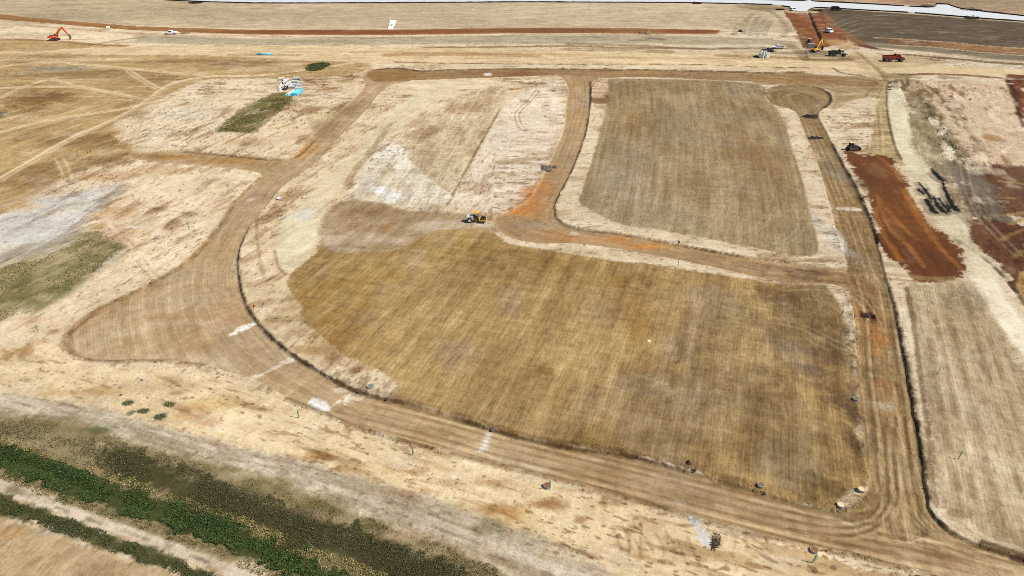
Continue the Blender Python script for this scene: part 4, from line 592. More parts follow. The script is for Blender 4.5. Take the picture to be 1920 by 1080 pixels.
# ================================================================== ground sheets: every vertex is shared along the seams
vid = np.arange(N, dtype=np.int32).reshape(NR, NC)
Q = np.stack([vid[:-1, :-1].ravel(), vid[:-1, 1:].ravel(), vid[1:, 1:].ravel(), vid[1:, :-1].ravel()], 1)
qz = ZONE[Q[:, 0]]
CO = np.stack([X, Y, H], 1)
names = {0: 'ground', 1: 'haul_road', 2: 'trampled_earth', 3: 'dirt_road', 4: 'graded_lot', 5: 'graded_lot', 6: 'red_earth', 7: 'graded_lot', 8: 'ditch', 9: 'farm_track', 10: 'verge', 11: 'field'}
for z, nm in names.items():
    f = Q[qz == z]
    if not len(f): continue
    used, inv = np.unique(f.ravel(), return_inverse=True)
    col = np.concatenate([SOIL[used], np.ones((len(used), 1))], 1)
    o = mesh_np(nm, CO[used], inv.reshape(-1, 4), SOILM, [('soil', 'FLOAT_COLOR', 'POINT', col), ('grain', 'FLOAT_VECTOR', 'POINT', np.stack([PH, AL, DT], 1)[used]), ('wear', 'FLOAT_VECTOR', 'POINT', np.stack([SA, CL, MO], 1)[used])])
    tag(o, kind='structure')
# land beyond the detailed sheet
ya, yb = float(rowY[0]), float(rowY[-1]); xa, xb = float(rowHalf[0]), float(rowHalf[-1]); B = 4000
co = np.array([(-xa, ya, 0), (xa, ya, 0), (xb, yb, 0), (-xb, yb, 0), (-B, -B, 0), (B, -B, 0), (B, B, 0), (-B, B, 0)], float)
fc = np.array([(0, 4, 5, 1), (1, 5, 6, 2), (2, 6, 7, 3), (3, 7, 4, 0)])
cc = np.concatenate([np.repeat(alb((205, 180, 140))[None], 8, 0), np.ones((8, 1))], 1)
tag(mesh_np('far_land', co, fc, SOILM, [('soil', 'FLOAT_COLOR', 'POINT', cc), ('wear', 'FLOAT_VECTOR', 'POINT', np.tile([.3, .8, .5], (8, 1)))], False), kind='structure')
# ================================================================== light, sky, camera
SUN_EL, SAZ = R(50), R(-15)          # light comes from the right, a little from behind the camera
sd = Vector((math.cos(SAZ)*math.cos(SUN_EL), math.sin(SAZ)*math.cos(SUN_EL), math.sin(SUN_EL)))
lt = bpy.data.lights.new('sun', 'SUN'); lt.energy = 4.2; lt.angle = R(.53); lt.color = (1., .955, .88)
lo = bpy.data.objects.new('sun', lt); COL.objects.link(lo); lo.rotation_euler = sd.to_track_quat('Z', 'Y').to_euler(); lo.location = (0, 0, 200)
wd = bpy.data.worlds.new('World'); SC.world = wd; wd.use_nodes = True; wn = wd.node_tree
sk = wn.nodes.new('ShaderNodeTexSky'); sk.sky_type = 'NISHITA'; sk.sun_disc = False; sk.sun_elevation = SUN_EL; sk.sun_rotation = math.atan2(sd.x, sd.y)
bg = wn.nodes['Background']; bg.inputs[1].default_value = .085; wn.links.new(sk.outputs[0], bg.inputs[0])
cam = bpy.data.cameras.new('camera'); cam.lens = 36*FPX/1920; cam.sensor_width = 36; cam.clip_end = 9000; cam.clip_start = 1
cobj = bpy.data.objects.new('camera', cam); COL.objects.link(cobj); cobj.location = (0, 0, CAM_H); cobj.rotation_euler = (math.pi/2-PITCH, 0, 0)
SC.camera = cobj
SC.cycles.use_denoising = False; SC.cycles.pixel_filter_type = 'BLACKMAN_HARRIS'; SC.cycles.filter_width = .85; SC.cycles.max_bounces = 6
vs = SC.view_settings; vs.view_transform = 'Standard'; vs.look = 'None'; vs.gamma = 1; vs.exposure = .55
SC.display_settings.display_device = 'sRGB'
# ================================================================== vegetation
def hzv(x, y):
    r = np.clip(np.searchsorted(rowY, y), 0, NR-1); c = np.clip(np.round((x/rowHalf[r]+1)/2*(NC-1)).astype(int), 0, NC-1)
    return HG[r, c]
def leaf_material():
    m, nt, b = nodes('foliage'); L = nt.links.new
    at = N_(nt, 'ShaderNodeAttribute', attribute_name='leaf'); L(at.outputs['Color'], b.inputs['Base Color'])
    b.inputs['Roughness'].default_value = .7; b.inputs['Specular IOR Level'].default_value = .25
    tr = N_(nt, 'ShaderNodeBsdfTranslucent'); mx = N_(nt, 'ShaderNodeMixShader'); mx.inputs[0].default_value = .22
    L(at.outputs['Color'], tr.inputs[0]); L(b.outputs[0], mx.inputs[1]); L(tr.outputs[0], mx.inputs[2]); L(mx.outputs[0], nt.nodes['Material Output'].inputs[0])
    return m
LEAF = leaf_material()
def leaf_mesh(name, x, y, hmax, size, cols, upright=.5, seed=0, parent=None, z0=None):
    """one leaf or blade per point"""
    g = np.random.default_rng(seed); n = len(x)
    z = (hzv(x, y) if z0 is None else z0)+hmax*g.random(n)**1.3
    az = g.random(n)*2*math.pi; up = np.clip(g.normal(upright, .35, n), -.3, 1.3)
    d = np.stack([np.cos(az)*np.cos(up), np.sin(az)*np.cos(up), np.sin(up)], 1); s = np.stack([-np.sin(az), np.cos(az), g.normal(0, .25, n)], 1)
    L = (size*(.6+.8*g.random(n)))[:, None]; w = L*(.22+.2*g.random(n))[:, None]
    c = np.stack([x, y, z], 1)-d*L*.3
    co = np.stack([c, c+d*L*.55+s*w, c+d*L, c+d*L*.55-s*w], 1).reshape(-1, 3)
    cc = alb(np.array(cols)); k = g.integers(0, len(cols), n); col = cc[k]*np.exp(g.normal(0, .22, n))[:, None]
    col = np.concatenate([np.repeat(col, 4, 0), np.ones((n*4, 1))], 1)
    return mesh_np(name, co, np.arange(n*4, dtype=np.int32).reshape(-1, 4), LEAF, [('leaf', 'FLOAT_COLOR', 'POINT', col)], False, parent)
def scatter(pts, dens, seed, clump=.0, cs=.5, edge=.6, world=False):
    L = smooth(W(pts), True, 4); g = np.random.default_rng(seed)
    lo = np.maximum(L.min(0), (-85, 46)); hi = L.max(0); hi[0] = min(hi[0], 40)
    n = int((hi[0]-lo[0])*(hi[1]-lo[1])*dens); x = lo[0]+g.random(n)*(hi[0]-lo[0]); y = lo[1]+g.random(n)*(hi[1]-lo[1])
    wx = edge*fbm(x*.7, y*.7, 3, 2); wy = edge*fbm(x*.7+40, y*.7, 3, 3)
    k = inside(x+wx, y+wy, L)
    cl = .5+.5*fbm(x*cs, y*cs, 3, seed)
    k &= g.random(n) < np.clip((cl-clump)*3.2, 0, 1) if clump > 0 else True
    return x[k], y[k], cl[k]
def grow(name, pts, dens, h, size, cols, seed, clump=0., up=.5, cs=.5, edge=.6):
    x, y, cl = scatter(pts, dens, seed, clump, cs, edge)
    if name == 'reeds': k = np.random.default_rng(1).random(len(x)) < np.clip((x+88)/40, .12, 1); x, y, cl = x[k], y[k], cl[k]
    hh = h*np.clip(.25+1.5*(cl-.25), .15, 1.3)
    o = leaf_mesh(name, x, y, hh, size, cols, up, seed); return tag(o, kind='stuff')
GREEN = [(52, 76, 32), (68, 96, 40), (94, 118, 54), (38, 54, 26), (84, 96, 46), (122, 126, 66)]
OLIVE = [(104, 100, 52), (122, 112, 62), (86, 92, 44), (140, 126, 78), (74, 84, 40)]
STRAW = [(206, 184, 124), (190, 166, 104), (168, 150, 82), (220, 200, 146), (140, 132, 66)]
BROWN = [(102, 92, 56), (92, 88, 50), (128, 112, 74), (82, 92, 44), (146, 128, 90), (112, 112, 58)]
D2 = [(-120, 800), (0, 832), (40, 840), (75, 853), (115, 871), (170, 896), (220, 911), (330, 947), (400, 969), (480, 1006), (560, 1040), (650, 1086), (760, 1140), (700, 1170), (545, 1078), (450, 1036), (350, 1002), (250, 966), (150, 932), (60, 898), (0, 876), (-120, 830)]
tag(grow('ditch_weeds', D2, 280, .5, .16, GREEN+[(104, 128, 58), (84, 112, 48)], 3, .2, .3, .3, 2.0), 'thick dark green weeds filling the ditch beside the farm track', 'weeds')
tag(grow('verge_weeds', [(-120, 890), (0, 930), (80, 960), (170, 990), (270, 1025), (350, 1056), (430, 1087), (520, 1130), (420, 1130), (345, 1082), (280, 1057), (190, 1027), (110, 998), (60, 974), (0, 966), (-120, 930)], 190, .32, .14, [(72, 96, 42), (92, 108, 54), (60, 78, 36), (120, 98, 70), (100, 106, 54)], 5, .25, .4, .5, .7), 'dark green and brown weeds between the farm track and the corner field', 'weeds')
tag(grow('reeds', [(-120, 782), (0, 806), (100, 822), (180, 836), (300, 862), (420, 902), (520, 942), (640, 982), (760, 1028), (880, 1078), (960, 1130), (760, 1170), (690, 1080), (560, 1034), (470, 996), (360, 948), (250, 906), (180, 880), (100, 850), (0, 824), (-120, 800)], 210, .35, .13, BROWN+[(70, 78, 40), (84, 88, 46)], 7, .3, .6, .22, 2.2), 'dull brown and olive growth along the upper bank of the ditch', 'undergrowth')
tag(grow('dry_grass', [(-120, 790), (0, 822), (60, 838), (130, 862), (230, 893), (330, 930), (420, 958), (520, 1000), (640, 1048), (760, 1100), (760, 1130), (640, 1076), (500, 1012), (390, 964), (270, 924), (150, 884), (60, 848), (0, 838), (-120, 806)], 150, .5, .15, STRAW, 9, .24, .7, .8, .8), 'pale yellow dry grass edging the green ditch', 'dry grass')
tag(grow('dry_grass', [(-120, 840), (0, 880), (60, 903), (150, 938), (250, 972), (350, 1008), (450, 1043), (560, 1084), (500, 1088), (430, 1052), (340, 1018), (250, 986), (150, 953), (70, 924), (0, 896), (-120, 850)], 130, .3, .13, STRAW+OLIVE, 11, .28, .6, .9, .6), 'tan and olive dry grass between the ditch and the farm track', 'dry grass')
tag(grow('thin_grass', [(-120, 760), (0, 780), (100, 792), (180, 806), (250, 836), (330, 856), (480, 896), (600, 938), (700, 978), (850, 1031), (960, 1090), (850, 1090), (700, 1012), (560, 960), (420, 908), (300, 868), (180, 840), (60, 822), (-60, 810)], 130, .18, .12, OLIVE+[(170, 150, 108), (138, 124, 80), (150, 134, 90)], 13, .36, .5, .28, .8), 'thin olive grass on the grey soil above the ditch', 'grass')
tag(grow('thin_grass', [(-120, 600), (0, 508), (60, 490), (110, 472), (150, 444), (190, 434), (225, 458), (240, 468), (200, 494), (160, 522), (115, 560), (55, 590), (0, 602), (-100, 680)], 9, .3, .42, OLIVE+[(80, 90, 40), (92, 100, 46)], 17, .45, .4, .12, 1.2), 'patchy olive grass at the left edge below the grey dug soil', 'grass') if False else None
def grow_far(name, pts, n, h, size, cols, seed, clump):
    L = smooth(W(pts), True, 4); g = np.random.default_rng(seed); lo = L.min(0); hi = L.max(0)
    x = lo[0]+g.random(n)*(hi[0]-lo[0]); y = lo[1]+g.random(n)*(hi[1]-lo[1])
    k = inside(x+1.5*fbm(x*.3, y*.3, 3, 2), y+1.5*fbm(x*.3, y*.3+9, 3, 3), L); cl = .5+.5*fbm(x*.13, y*.13, 4, seed); k &= g.random(n) < np.clip((cl-clump)*4, 0, 1)
    return tag(leaf_mesh(name, x[k], y[k], h, size, cols, .15, seed), kind='stuff')
tag(grow_far('grass', [(-150, 640), (0, 508), (60, 490), (110, 472), (150, 444), (190, 434), (225, 458), (240, 468), (200, 494), (160, 522), (115, 560), (55, 590), (0, 602), (-150, 700)], 18000, .10, .3, [(136, 134, 74), (150, 140, 86), (122, 128, 64), (164, 150, 100)], 17, .36), 'patchy olive grass at the left edge below the grey dug soil', 'grass')
tag(grow_far('grass', [(405, 246), (432, 223), (462, 201), (492, 185), (520, 176), (543, 178), (544, 189), (518, 213), (490, 236), (466, 248), (430, 247)], 9000, .12, .42, [(138, 130, 68), (150, 138, 80), (122, 122, 60), (164, 148, 94)], 19, .32), 'olive grass patch below the stored concrete pipes', 'grass')
tag(grow_far('grass', [(574, 128), (580, 121), (600, 118), (618, 119), (612, 126), (592, 133), (578, 133)], 5000, .3, .6, [(96, 104, 46), (110, 112, 54), (84, 92, 38)], 23, .2), 'small dark green patch beside the curving dirt track', 'grass')
tag(grow_far('grass', [(1735, 190), (1752, 214), (1772, 245), (1800, 285), (1815, 305), (1805, 308), (1782, 278), (1755, 238), (1738, 208)], 5000, .5, .6, [(70, 84, 38), (92, 98, 50), (58, 70, 32)], 29, .42), 'broken line of green scrub on the scarred slope at right', 'scrub')
for i, (px, py, lab) in enumerate([(240, 757, 'grey green weed clump highest up beside the orange subsoil'), (300, 782, 'darkest green weed clump on the grey wheel tracked strip'), (270, 772, 'small grey green weed clump between two larger clumps'), (318, 760, 'thin yellowish weed clump at the edge of the orange subsoil')]):
    x, y = P(px, py); g = np.random.default_rng(40+i); n = 260; r = .7*np.sqrt(g.random(n)); a = g.random(n)*6.283
    o = leaf_mesh('weed_clump', r*np.cos(a)*1.3, r*np.sin(a)*.8, .16+.05*i, .16, [(124, 124, 84), (140, 136, 96), (104, 108, 66)] if i != 3 else OLIVE+STRAW, .3, 50+i, z0=0); o.location = (x, y, hz(x, y)); tag(o, lab, 'weeds', 'weed clumps on bare soil')
# loose soil clods: along the cut edges and over the dug ground
def clods(name, x, y, size, dark, seed):
    g = np.random.default_rng(seed); n = len(x); r = np.clip(np.searchsorted(rowY, y), 0, NR-1); c = np.clip(np.round((x/rowHalf[r]+1)/2*(NC-1)).astype(int), 0, NC-1)
    base = SOIL.reshape(NR, NC, 3)[r, c]*np.exp(g.normal(dark, .25, n))[:, None]
    o8 = np.array([(1, 0, 0), (0, 1, 0), (-1, 0, 0), (0, -1, 0), (0, 0, 1)], float); s_ = size*np.exp(g.normal(0, .45, n)); a = g.random(n)*6.283
    v = o8[None]*(1+g.normal(0, .25, (n, 5, 1)))*s_[:, None, None]; v[:, :, 2] *= .8
    vx = v[:, :, 0]*np.cos(a)[:, None]-v[:, :, 1]*np.sin(a)[:, None]; vy = v[:, :, 0]*np.sin(a)[:, None]+v[:, :, 1]*np.cos(a)[:, None]
    co = np.stack([vx+x[:, None], vy+y[:, None], v[:, :, 2]+(HG[r, c]-.15*s_)[:, None]], 2).reshape(-1, 3)
    f = (np.array([(0, 1, 4), (1, 2, 4), (2, 3, 4), (3, 0, 4)])[None]+5*np.arange(n)[:, None, None]).reshape(-1, 3)
    return tag(mesh_np(name, co, f, SOILM, [('soil', 'FLOAT_COLOR', 'POINT', np.concatenate([np.repeat(base, 5, 0), np.ones((n*5, 1))], 1)), ('wear', 'FLOAT_VECTOR', 'POINT', np.tile([.1, .6, 0], (n*5, 1)))], False), kind='stuff')
g_ = np.random.default_rng(77)
cand = np.nonzero((RD > -1.1) & (RD < .15) & (Y < 330))[0]; cand = cand[g_.random(len(cand)) < .30*np.clip(.2+1.6*fbm(X[cand]*.25, Y[cand]*.25, 3, 2), 0, 1)]
tag(clods('soil_clods', X[cand]+g_.normal(0, .1, len(cand)), Y[cand]+g_.normal(0, .1, len(cand)), .11, -.35, 5), 'broken soil clods strewn along the edges of the sunk dirt roads', 'soil clods')
cand = np.nonzero((SK > .45) & (Y < 300) & ((ZONE == 0)))[0]; cl_ = fbm(X[cand]*.12, Y[cand]*.12, 4, 4); pr_ = .03*np.clip(cl_*1.6+.1, 0, 1)*SK[cand]; cand = cand[g_.random(len(cand)) < pr_]
tag(clods('soil_clods', X[cand], Y[cand], .10+.0006*Y[cand], -.25, 6), 'small clods scattered over the pale dug ground', 'soil clods')
# ================================================================== paints
M = dict(white=paint('white_paint', (232, 232, 230), .35, .3), orange=paint('orange_paint', (216, 82, 34), .5, .55), yellow=paint('yellow_paint', (214, 158, 44), .5, .5), red=paint('red_paint', (134, 32, 20), .4, .35),
         black=paint('black_steel', (26, 25, 25), .55, .4), rubber=paint('tyre_rubber', (24, 24, 24), .85, .6), glass=paint('dark_glass', (18, 22, 28), .08, .12), steel=paint('worn_steel', (120, 112, 104), .45, .4, .6), grey=paint('grey_paint', (110, 112, 114), .5, .4),
         conc=paint('precast_concrete', (176, 176, 172), .9, .4, 0, (140, 120, 94), .8), slab=paint('pale_concrete', (236, 230, 216), .9, .3, 0, (190, 170, 140), .5), tanpaint=paint('tan_roof_paint', (206, 176, 132), .5, .3), cream=paint('dusty_white_paint', (214, 206, 186), .45, .5), darkblue=paint('black_car_paint', (16, 17, 20), .2, .15),
         cyan=paint('blue_pvc', (96, 196, 226), .4, .2), wpvc=paint('white_pvc', (222, 232, 236), .4, .2), gpvc=paint('green_pvc', (120, 196, 160), .4, .2), lath=paint('green_stake_paint', (60, 128, 88), .6, .3), lime=paint('pale_green_board', (146, 176, 140), .7, .3), wood=paint('weathered_wood', (96, 82, 66), .8, .3), flag=paint('red_flag', (206, 50, 36), .6, .1), bluef=paint('blue_grey_paint', (90, 110, 140), .6, .2), fence=paint('black_fabric', (22, 22, 24), .8, .25), rust=paint('rusty_iron', (124, 76, 40), .8, .5, .3), dconc=paint('damp_concrete', (150, 140, 124), .9, .6, 0, (90, 74, 56), 2.))
def earth(name, c, sc=2.):
    m, nt, b = nodes(name); L = nt.links.new; tc = N_(nt, 'ShaderNodeTexCoord'); no = N_(nt, 'ShaderNodeTexNoise', Scale=sc, Detail=8., Roughness=.75); L(tc.outputs['Object'], no.inputs['Vector'])
    rp = N_(nt, 'ShaderNodeValToRGB'); a = alb(c); rp.color_ramp.elements[0].color = (*(a*.45), 1); rp.color_ramp.elements[1].color = (*(a*1.7), 1); rp.color_ramp.elements[0].position = .3; rp.color_ramp.elements[1].position = .75
    L(no.outputs['Fac'], rp.inputs[0]); L(rp.outputs[0], b.inputs['Base Color']); b.inputs['Roughness'].default_value = .95
    bp = N_(nt, 'ShaderNodeBump', Strength=1., Distance=.15); L(no.outputs['Fac'], bp.inputs['Height']); L(bp.outputs[0], b.inputs['Normal']); return m
CE = earth('brown_clods', (86, 64, 46)); DE = earth('dark_clay', (52, 36, 28)); GE = earth('grey_clay', (120, 104, 84)); RE = earth('red_clay', (84, 44, 26)); TE = earth('tan_clay', (150, 122, 84))
# ================================================================== machines (x = forward)
def wheel(parent, x, y, r, w, rim=None, name='wheel'):
    s = 1 if y > 0 else -1
    t = MB().cyl((x, y-w/2, r), (x, y+w/2, r), r, seg=20).build(name, M['rubber'], parent)
    MB().cyl((x, y-w/2-.02, r), (x, y+w/2+.02, r), r*.55, seg=14).build('rim', rim or M['grey'], t); return t
def track(parent, y, x0, x1, h, w):
    r = h/2; pr = [(x0+r-r*math.sin(a), r-r*math.cos(a)) for a in np.linspace(0, math.pi, 8)]+[(x1-r+r*math.sin(a), r+r*math.cos(a)) for a in np.linspace(0, math.pi, 8)]
    t = MB().prism(pr, y-w/2, y+w/2).build('track', M['rubber'], parent)
    f = MB()
    for x in np.linspace(x0+r, x1-r, 5): f.cyl((x, y-w/2-.03, r), (x, y+w/2+.03, r), r*.6, seg=10)
    f.build('track_rollers', M['steel'], t); return t
def limb(name, pts, w, mat, parent):
    return MB().prism(pts, -w/2, w/2, .03).build(name, mat, parent)
def ram(parent, a, b, y=0.):
    return MB().cyl((a[0], y, a[1]), ((a[0]+b[0])/2, y, (a[1]+b[1])/2), .11, seg=8).cyl(((a[0]+b[0])/2, y, (a[1]+b[1])/2), (b[0], y, b[1]), .07, seg=8).build('hydraulic_ram', M['steel'], parent)
def excavator(px, py, rz, paintm, label, sc=1., sw=0.):
    x, y = P(px, py); r = empty('excavator', (x, y, hz(x, y)), rz, label, 'excavator', None, sc)
    for s in (-1, 1): track(r, s*1.25, -2.2, 2.2, .95, .65)
    MB().box((0, 0, .75), (2.4, 2.0, .5), bev=.05).cyl((0, 0, .9), (0, 0, 1.2), .8).build('undercarriage', M['black'], r)
    h = MB().prism([(-2.7, 1.2), (-2.75, 2.0), (-2.4, 2.3), (.2, 2.3), (.4, 2.0), (1.6, 1.9), (1.7, 1.2)], -1.35, 1.35, .08).build('house', paintm, r)
    MB().box((-1.2, .1, 2.36), (1.9, 2.0, .22), bev=.05).build('engine_hood', M['black'], h)
    c = MB().prism([(.15, 1.5), (.1, 2.95), (.3, 3.1), (1.35, 3.1), (1.75, 2.2), (1.72, 1.5)], .42, 1.38, .05).build('cab', M['black'], r)
    MB().prism([(.3, 2.1), (.35, 2.9), (1.3, 2.9), (1.58, 2.2)], .40, 1.40).build('window', M['glass'], c)
    if sw == 0:
        limb('boom', [(.9, 1.6), (1.3, 3.2), (3.3, 5.3), (5.6, 6.25), (5.9, 5.85), (3.9, 4.7), (1.9, 2.9), (1.5, 1.6)], .55, paintm, r)
        limb('stick', [(4.9, 6.45), (5.5, 6.75), (6.1, 6.3), (8.0, 2.9), (7.6, 2.6), (5.5, 5.6)], .42, paintm, r); ram(r, (3.4, 5.6), (5.0, 6.5)); ram(r, (1.5, 1.7), (3.3, 4.3), .38); ram(r, (1.5, 1.7), (3.3, 4.3), -.38)
        MB().prism([(7.5, 2.9), (8.3, 2.8), (8.75, 1.3), (8.2, .35), (7.3, .25), (7.9, .8), (8.0, 1.6)], -.55, .55, .03).build('bucket', M['steel'], r)
    else:
        limb('boom', [(.9, 1.6), (1.2, 3.3), (2.5, 5.6), (4.0, 6.9), (4.5, 6.5), (3.3, 4.9), (2.0, 2.9), (1.5, 1.6)], .55, paintm, r)
        limb('stick', [(3.5, 7.0), (4.0, 7.3), (4.7, 6.9), (6.4, 3.2), (6.0, 2.9), (4.2, 6.2)], .42, paintm, r); ram(r, (2.4, 5.8), (3.6, 7.1)); ram(r, (1.5, 1.7), (2.8, 4.6), .38)
        MB().prism([(5.9, 3.1), (6.7, 3.0), (7.0, 1.6), (6.5, .6), (5.6, .5), (6.2, 1.1), (6.3, 1.9)], -.55, .55, .03).build('bucket', M['black'], r)
    return r
excavator(103, 75.5, R(4), M['orange'], 'orange tracked excavator with its arm bent down to the ground')
excavator(1528, 97.5, R(32), M['yellow'], 'yellow tracked excavator digging beside the red stripped strip', .82, 1)
def pickup(px, py, rz, label, bed, sc=1.):
    x, y = P(px, py); r = empty('pickup_truck', (x, y, hz(x, y)), rz, label, 'pickup truck', None, sc)
    b = MB().prism([(-3, .5), (-3.02, 1.15), (1.05, 1.18), (2.75, 1.08), (3, .9), (3.02, .5)], -.98, .98, .06).build('body', M['white'], r)
    c = MB().prism([(-.95, 1.16), (-.8, 1.78), (-.6, 1.86), (.55, .0+1.86), (.7, 1.8), (1.4, 1.16)], -.88, .88, .05).build('cab', M['white'], r)
    MB().prism([(-.72, 1.25), (-.68, 1.72), (-.1, 1.74), (-.1, 1.25)], -.91, .91).prism([(0, 1.25), (0, 1.74), (.52, 1.74), (.98, 1.25)], -.91, .91).build('side_window', M['glass'], c)
    MB().box((1.08, 0, 1.5), (.04, 1.5, .66), Matrix.Rotation(R(-47), 3, 'Y')).build('windscreen', M['glass'], c)
    MB().box((-1.95, 0, 1.185), (1.9, 1.66, .06)).build('truck_bed', bed, r)
    MB().box((3.02, 0, .6), (.16, 1.9, .25), bev=.03).build('bumper', M['grey'], r); MB().box((-3.05, 0, .6), (.14, 1.9, .22), bev=.03).build('bumper', M['grey'], r)
    for s in (-1, 1):
        MB().box((3.0, s*.72, .92), (.06, .34, .16)).build('headlight', M['slab'], r)
        for wx in (-1.9, 1.9): wheel(r, wx, s*.88, .42, .28)
    return r
pickup(321, 64.3, R(182), 'white pickup truck parked side on beside the red swale', M['slab'], 1.12)
pickup(1458, 91.5, R(168), 'white pickup truck with a black bed cover near the standing pipes', M['black'], .98)
def van(px, py, rz, label, mat, name='van', cat='van', sc=1.):
    x, y = P(px, py); r = empty(name, (x, y, hz(x, y)), rz, label, cat, None, sc)
    MB().prism([(-2.3, .45), (-2.35, 1.2), (-2.2, 1.85), (-1.9, 1.98), (.6, 1.96), (1.45, 1.2), (2.3, 1.05), (2.4, .75), (2.38, .45)], -.95, .95, .08).build('body', mat, r)
    MB().prism([(-2.0, 1.25), (-1.95, 1.75), (-.8, 1.8), (-.8, 1.25)], -.975, .975).prism([(-.65, 1.25), (-.65, 1.8), (.45, 1.8), (1.0, 1.25)], -.975, .975).build('side_window', M['glass'], r)
    MB().box((1.08, 0, 1.57), (.05, 1.6, .95), Matrix.Rotation(R(-48), 3, 'Y')).build('windscreen', M['glass'], r); MB().box((-2.3, 0, 1.5), (.05, 1.5, .5), Matrix.Rotation(R(12), 3, 'Y')).build('rear_window', M['glass'], r)
    for s in (-1, 1):
        MB().box((2.36, s*.7, .88), (.06, .32, .16)).build('headlight', M['slab'], r)
        for wx in (-1.5, 1.5): wheel(r, wx, s*.85, .36, .26)
    return r
van(1553.5, 61, R(-76), 'white van standing on the orange track by the dark field', M['white'], sc=1.12)
van(1567, 19.5, R(4), 'black car parked below the concrete road', M['darkblue'], 'car', 'car', 1.35)
van(1487.5, 20, R(24), 'white car parked at the corner of the concrete turnout', M['white'], 'car', 'car', 1.05)
def hauler(px, py, rz, label, bodym, cabm, sc=1., load=None):
    x, y = P(px, py); r = empty('dump_truck', (x, y, hz(x, y)), rz, label, 'dump truck', None, sc)
    d = MB().prism([(-5.0, 2.2), (-4.7, 1.45), (.4, 1.45), (.9, 3.0), (.9, 3.35), (.55, 3.35), (.2, 2.75), (-4.6, 2.55)], -1.45, -1.3).prism([(-5.0, 2.2), (-4.7, 1.45), (.4, 1.45), (.9, 3.0), (.9, 3.35), (.55, 3.35), (.2, 2.75), (-4.6, 2.55)], 1.3, 1.45).box((-2.2, 0, 1.5), (5.2, 2.6, .14)).box((.72, 0, 2.4), (.16, 2.6, 1.7), Matrix.Rotation(R(16), 3, 'Y')).box((-4.75, 0, 1.8), (.1, 2.6, .6)).build('dump_body', bodym, r)
    for k in range(4): MB().box((-4+k*1.2, 0, 2.0), (.14, 3.0, .95)).build('body_rib', bodym, d) if False else None
    MB().box((-1.5, 0, 1.05), (7.0, 1.0, .5)).box((2.6, 0, 1.1), (3.4, 1.1, .5)).build('chassis', M['black'], r)
    c = MB().prism([(1.25, 1.4), (1.2, 3.15), (1.35, 3.3), (2.5, 3.3), (2.95, 2.3), (3.0, 1.4)], -.85, .85, .06).build('cab', cabm, r)
    MB().prism([(1.45, 2.35), (1.45, 3.1), (2.4, 3.1), (2.75, 2.35)], -.88, .88).build('side_window', M['glass'], c); MB().box((2.76, 0, 2.75), (.05, 1.4, .8), Matrix.Rotation(R(-24), 3, 'Y')).build('windscreen', M['glass'], c)
    MB().prism([(2.9, 1.3), (2.9, 2.25), (4.3, 2.0), (4.65, 1.7), (4.7, 1.2)], -1.1, 1.1, .08).build('hood', cabm, r); MB().box((4.72, 0, 1.2), (.2, 2.4, .5), bev=.04).build('bumper', M['black'], r)
    for s in (-1, 1):
        for wx in (-3.6, -1.9, 3.3): wheel(r, wx, s*1.25, .82, .62, M['steel'])
    if load:
        MB().prism([(-4.3, 1.6), (-3.6, 2.7), (-2.0, 3.05), (-.4, 2.8), (.2, 1.6)], -1.2, 1.2, .25).build('soil_load', load, r)
    return r
hauler(1674, 115, R(-4), 'red articulated dump truck with an empty body on the haul road', M['red'], M['red'], .98)
hauler(1570, 105, R(-5), 'dark articulated dump truck with a cream hood behind the yellow excavator', M['black'], M['cream'], .88, DE)  # yellow truck with its body in black: near-side shade put into the paint
def roller(px, py, rz, label):
    x, y = P(px, py); r = empty('soil_roller', (x, y, hz(x, y)), rz, label, 'roller', None, .86)
    MB().prism([(-3.0, .9), (-3.05, 1.5), (-2.6, 1.85), (-1.0, 2.0), (-.7, 1.9), (-.7, .9)], -.85, .85, .08).build('engine_hood', M['cream'], r)
    MB().box((-2.95, 0, 1.3), (.2, 1.5, .7), bev=.05).build('grille', M['black'], r)
    for s in (-1, 1): wheel(r, -1.75, s*.95, .78, .55, M['cream'])
    p = MB().box((-.15, 0, 1.2), (1.3, 1.5, .5), bev=.04).box((-.35, 0, 1.75), (.6, .6, .8), bev=.06).build('operator_deck', M['black'], r)
    MB().cyl((.15, 0, 1.5), (.3, 0, 2.0), .05, seg=8).cyl((.22, 0, 2.0), (.36, 0, 2.04), .22, seg=12).build('steering_wheel', M['black'], p)
    for sx in (-.75, .5):
        for s in (-1, 1): MB().cyl((sx, s*.68, 1.3), (sx, s*.68, 3.0), .05, seg=8).build('canopy_post', M['black'], r)
    MB().prism([(-1.0, 2.98), (-.95, 3.1), (.75, 3.12), (.8, 2.98)], -.9, .9, .03).build('canopy_roof', M['yellow'], r)
    MB().box((.75, 0, .9), (.7, .6, .4)).build('articulation_joint', M['black'], r)
    MB().box((1.95, 1.12, .95), (2.1, .16, .42), bev=.03).box((1.95, -1.12, .95), (2.1, .16, .42), bev=.03).box((1.0, 0, .95), (.22, 2.3, .42), bev=.03).box((2.95, 0, .95), (.2, 2.3, .38), bev=.03).build('drum_frame', M['yellow'], r)
    d = MB().cyl((1.97, -1.0, .76), (1.97, 1.0, .76), .7, seg=24)
    for j in range(9):
        for k in range(16):
            a = 2*math.pi*(k+.5*(j % 2))/16; d.box((1.97+.74*math.cos(a), -.9+.225*j, .76+.74*math.sin(a)), (.12, .12, .12), Matrix.Rotation(-a, 3, 'Y'))
    d.build('padded_drum', M['black'], r)
    return r
roller(893, 416, R(-6), 'yellow and white soil roller with a padded drum and square canopy')
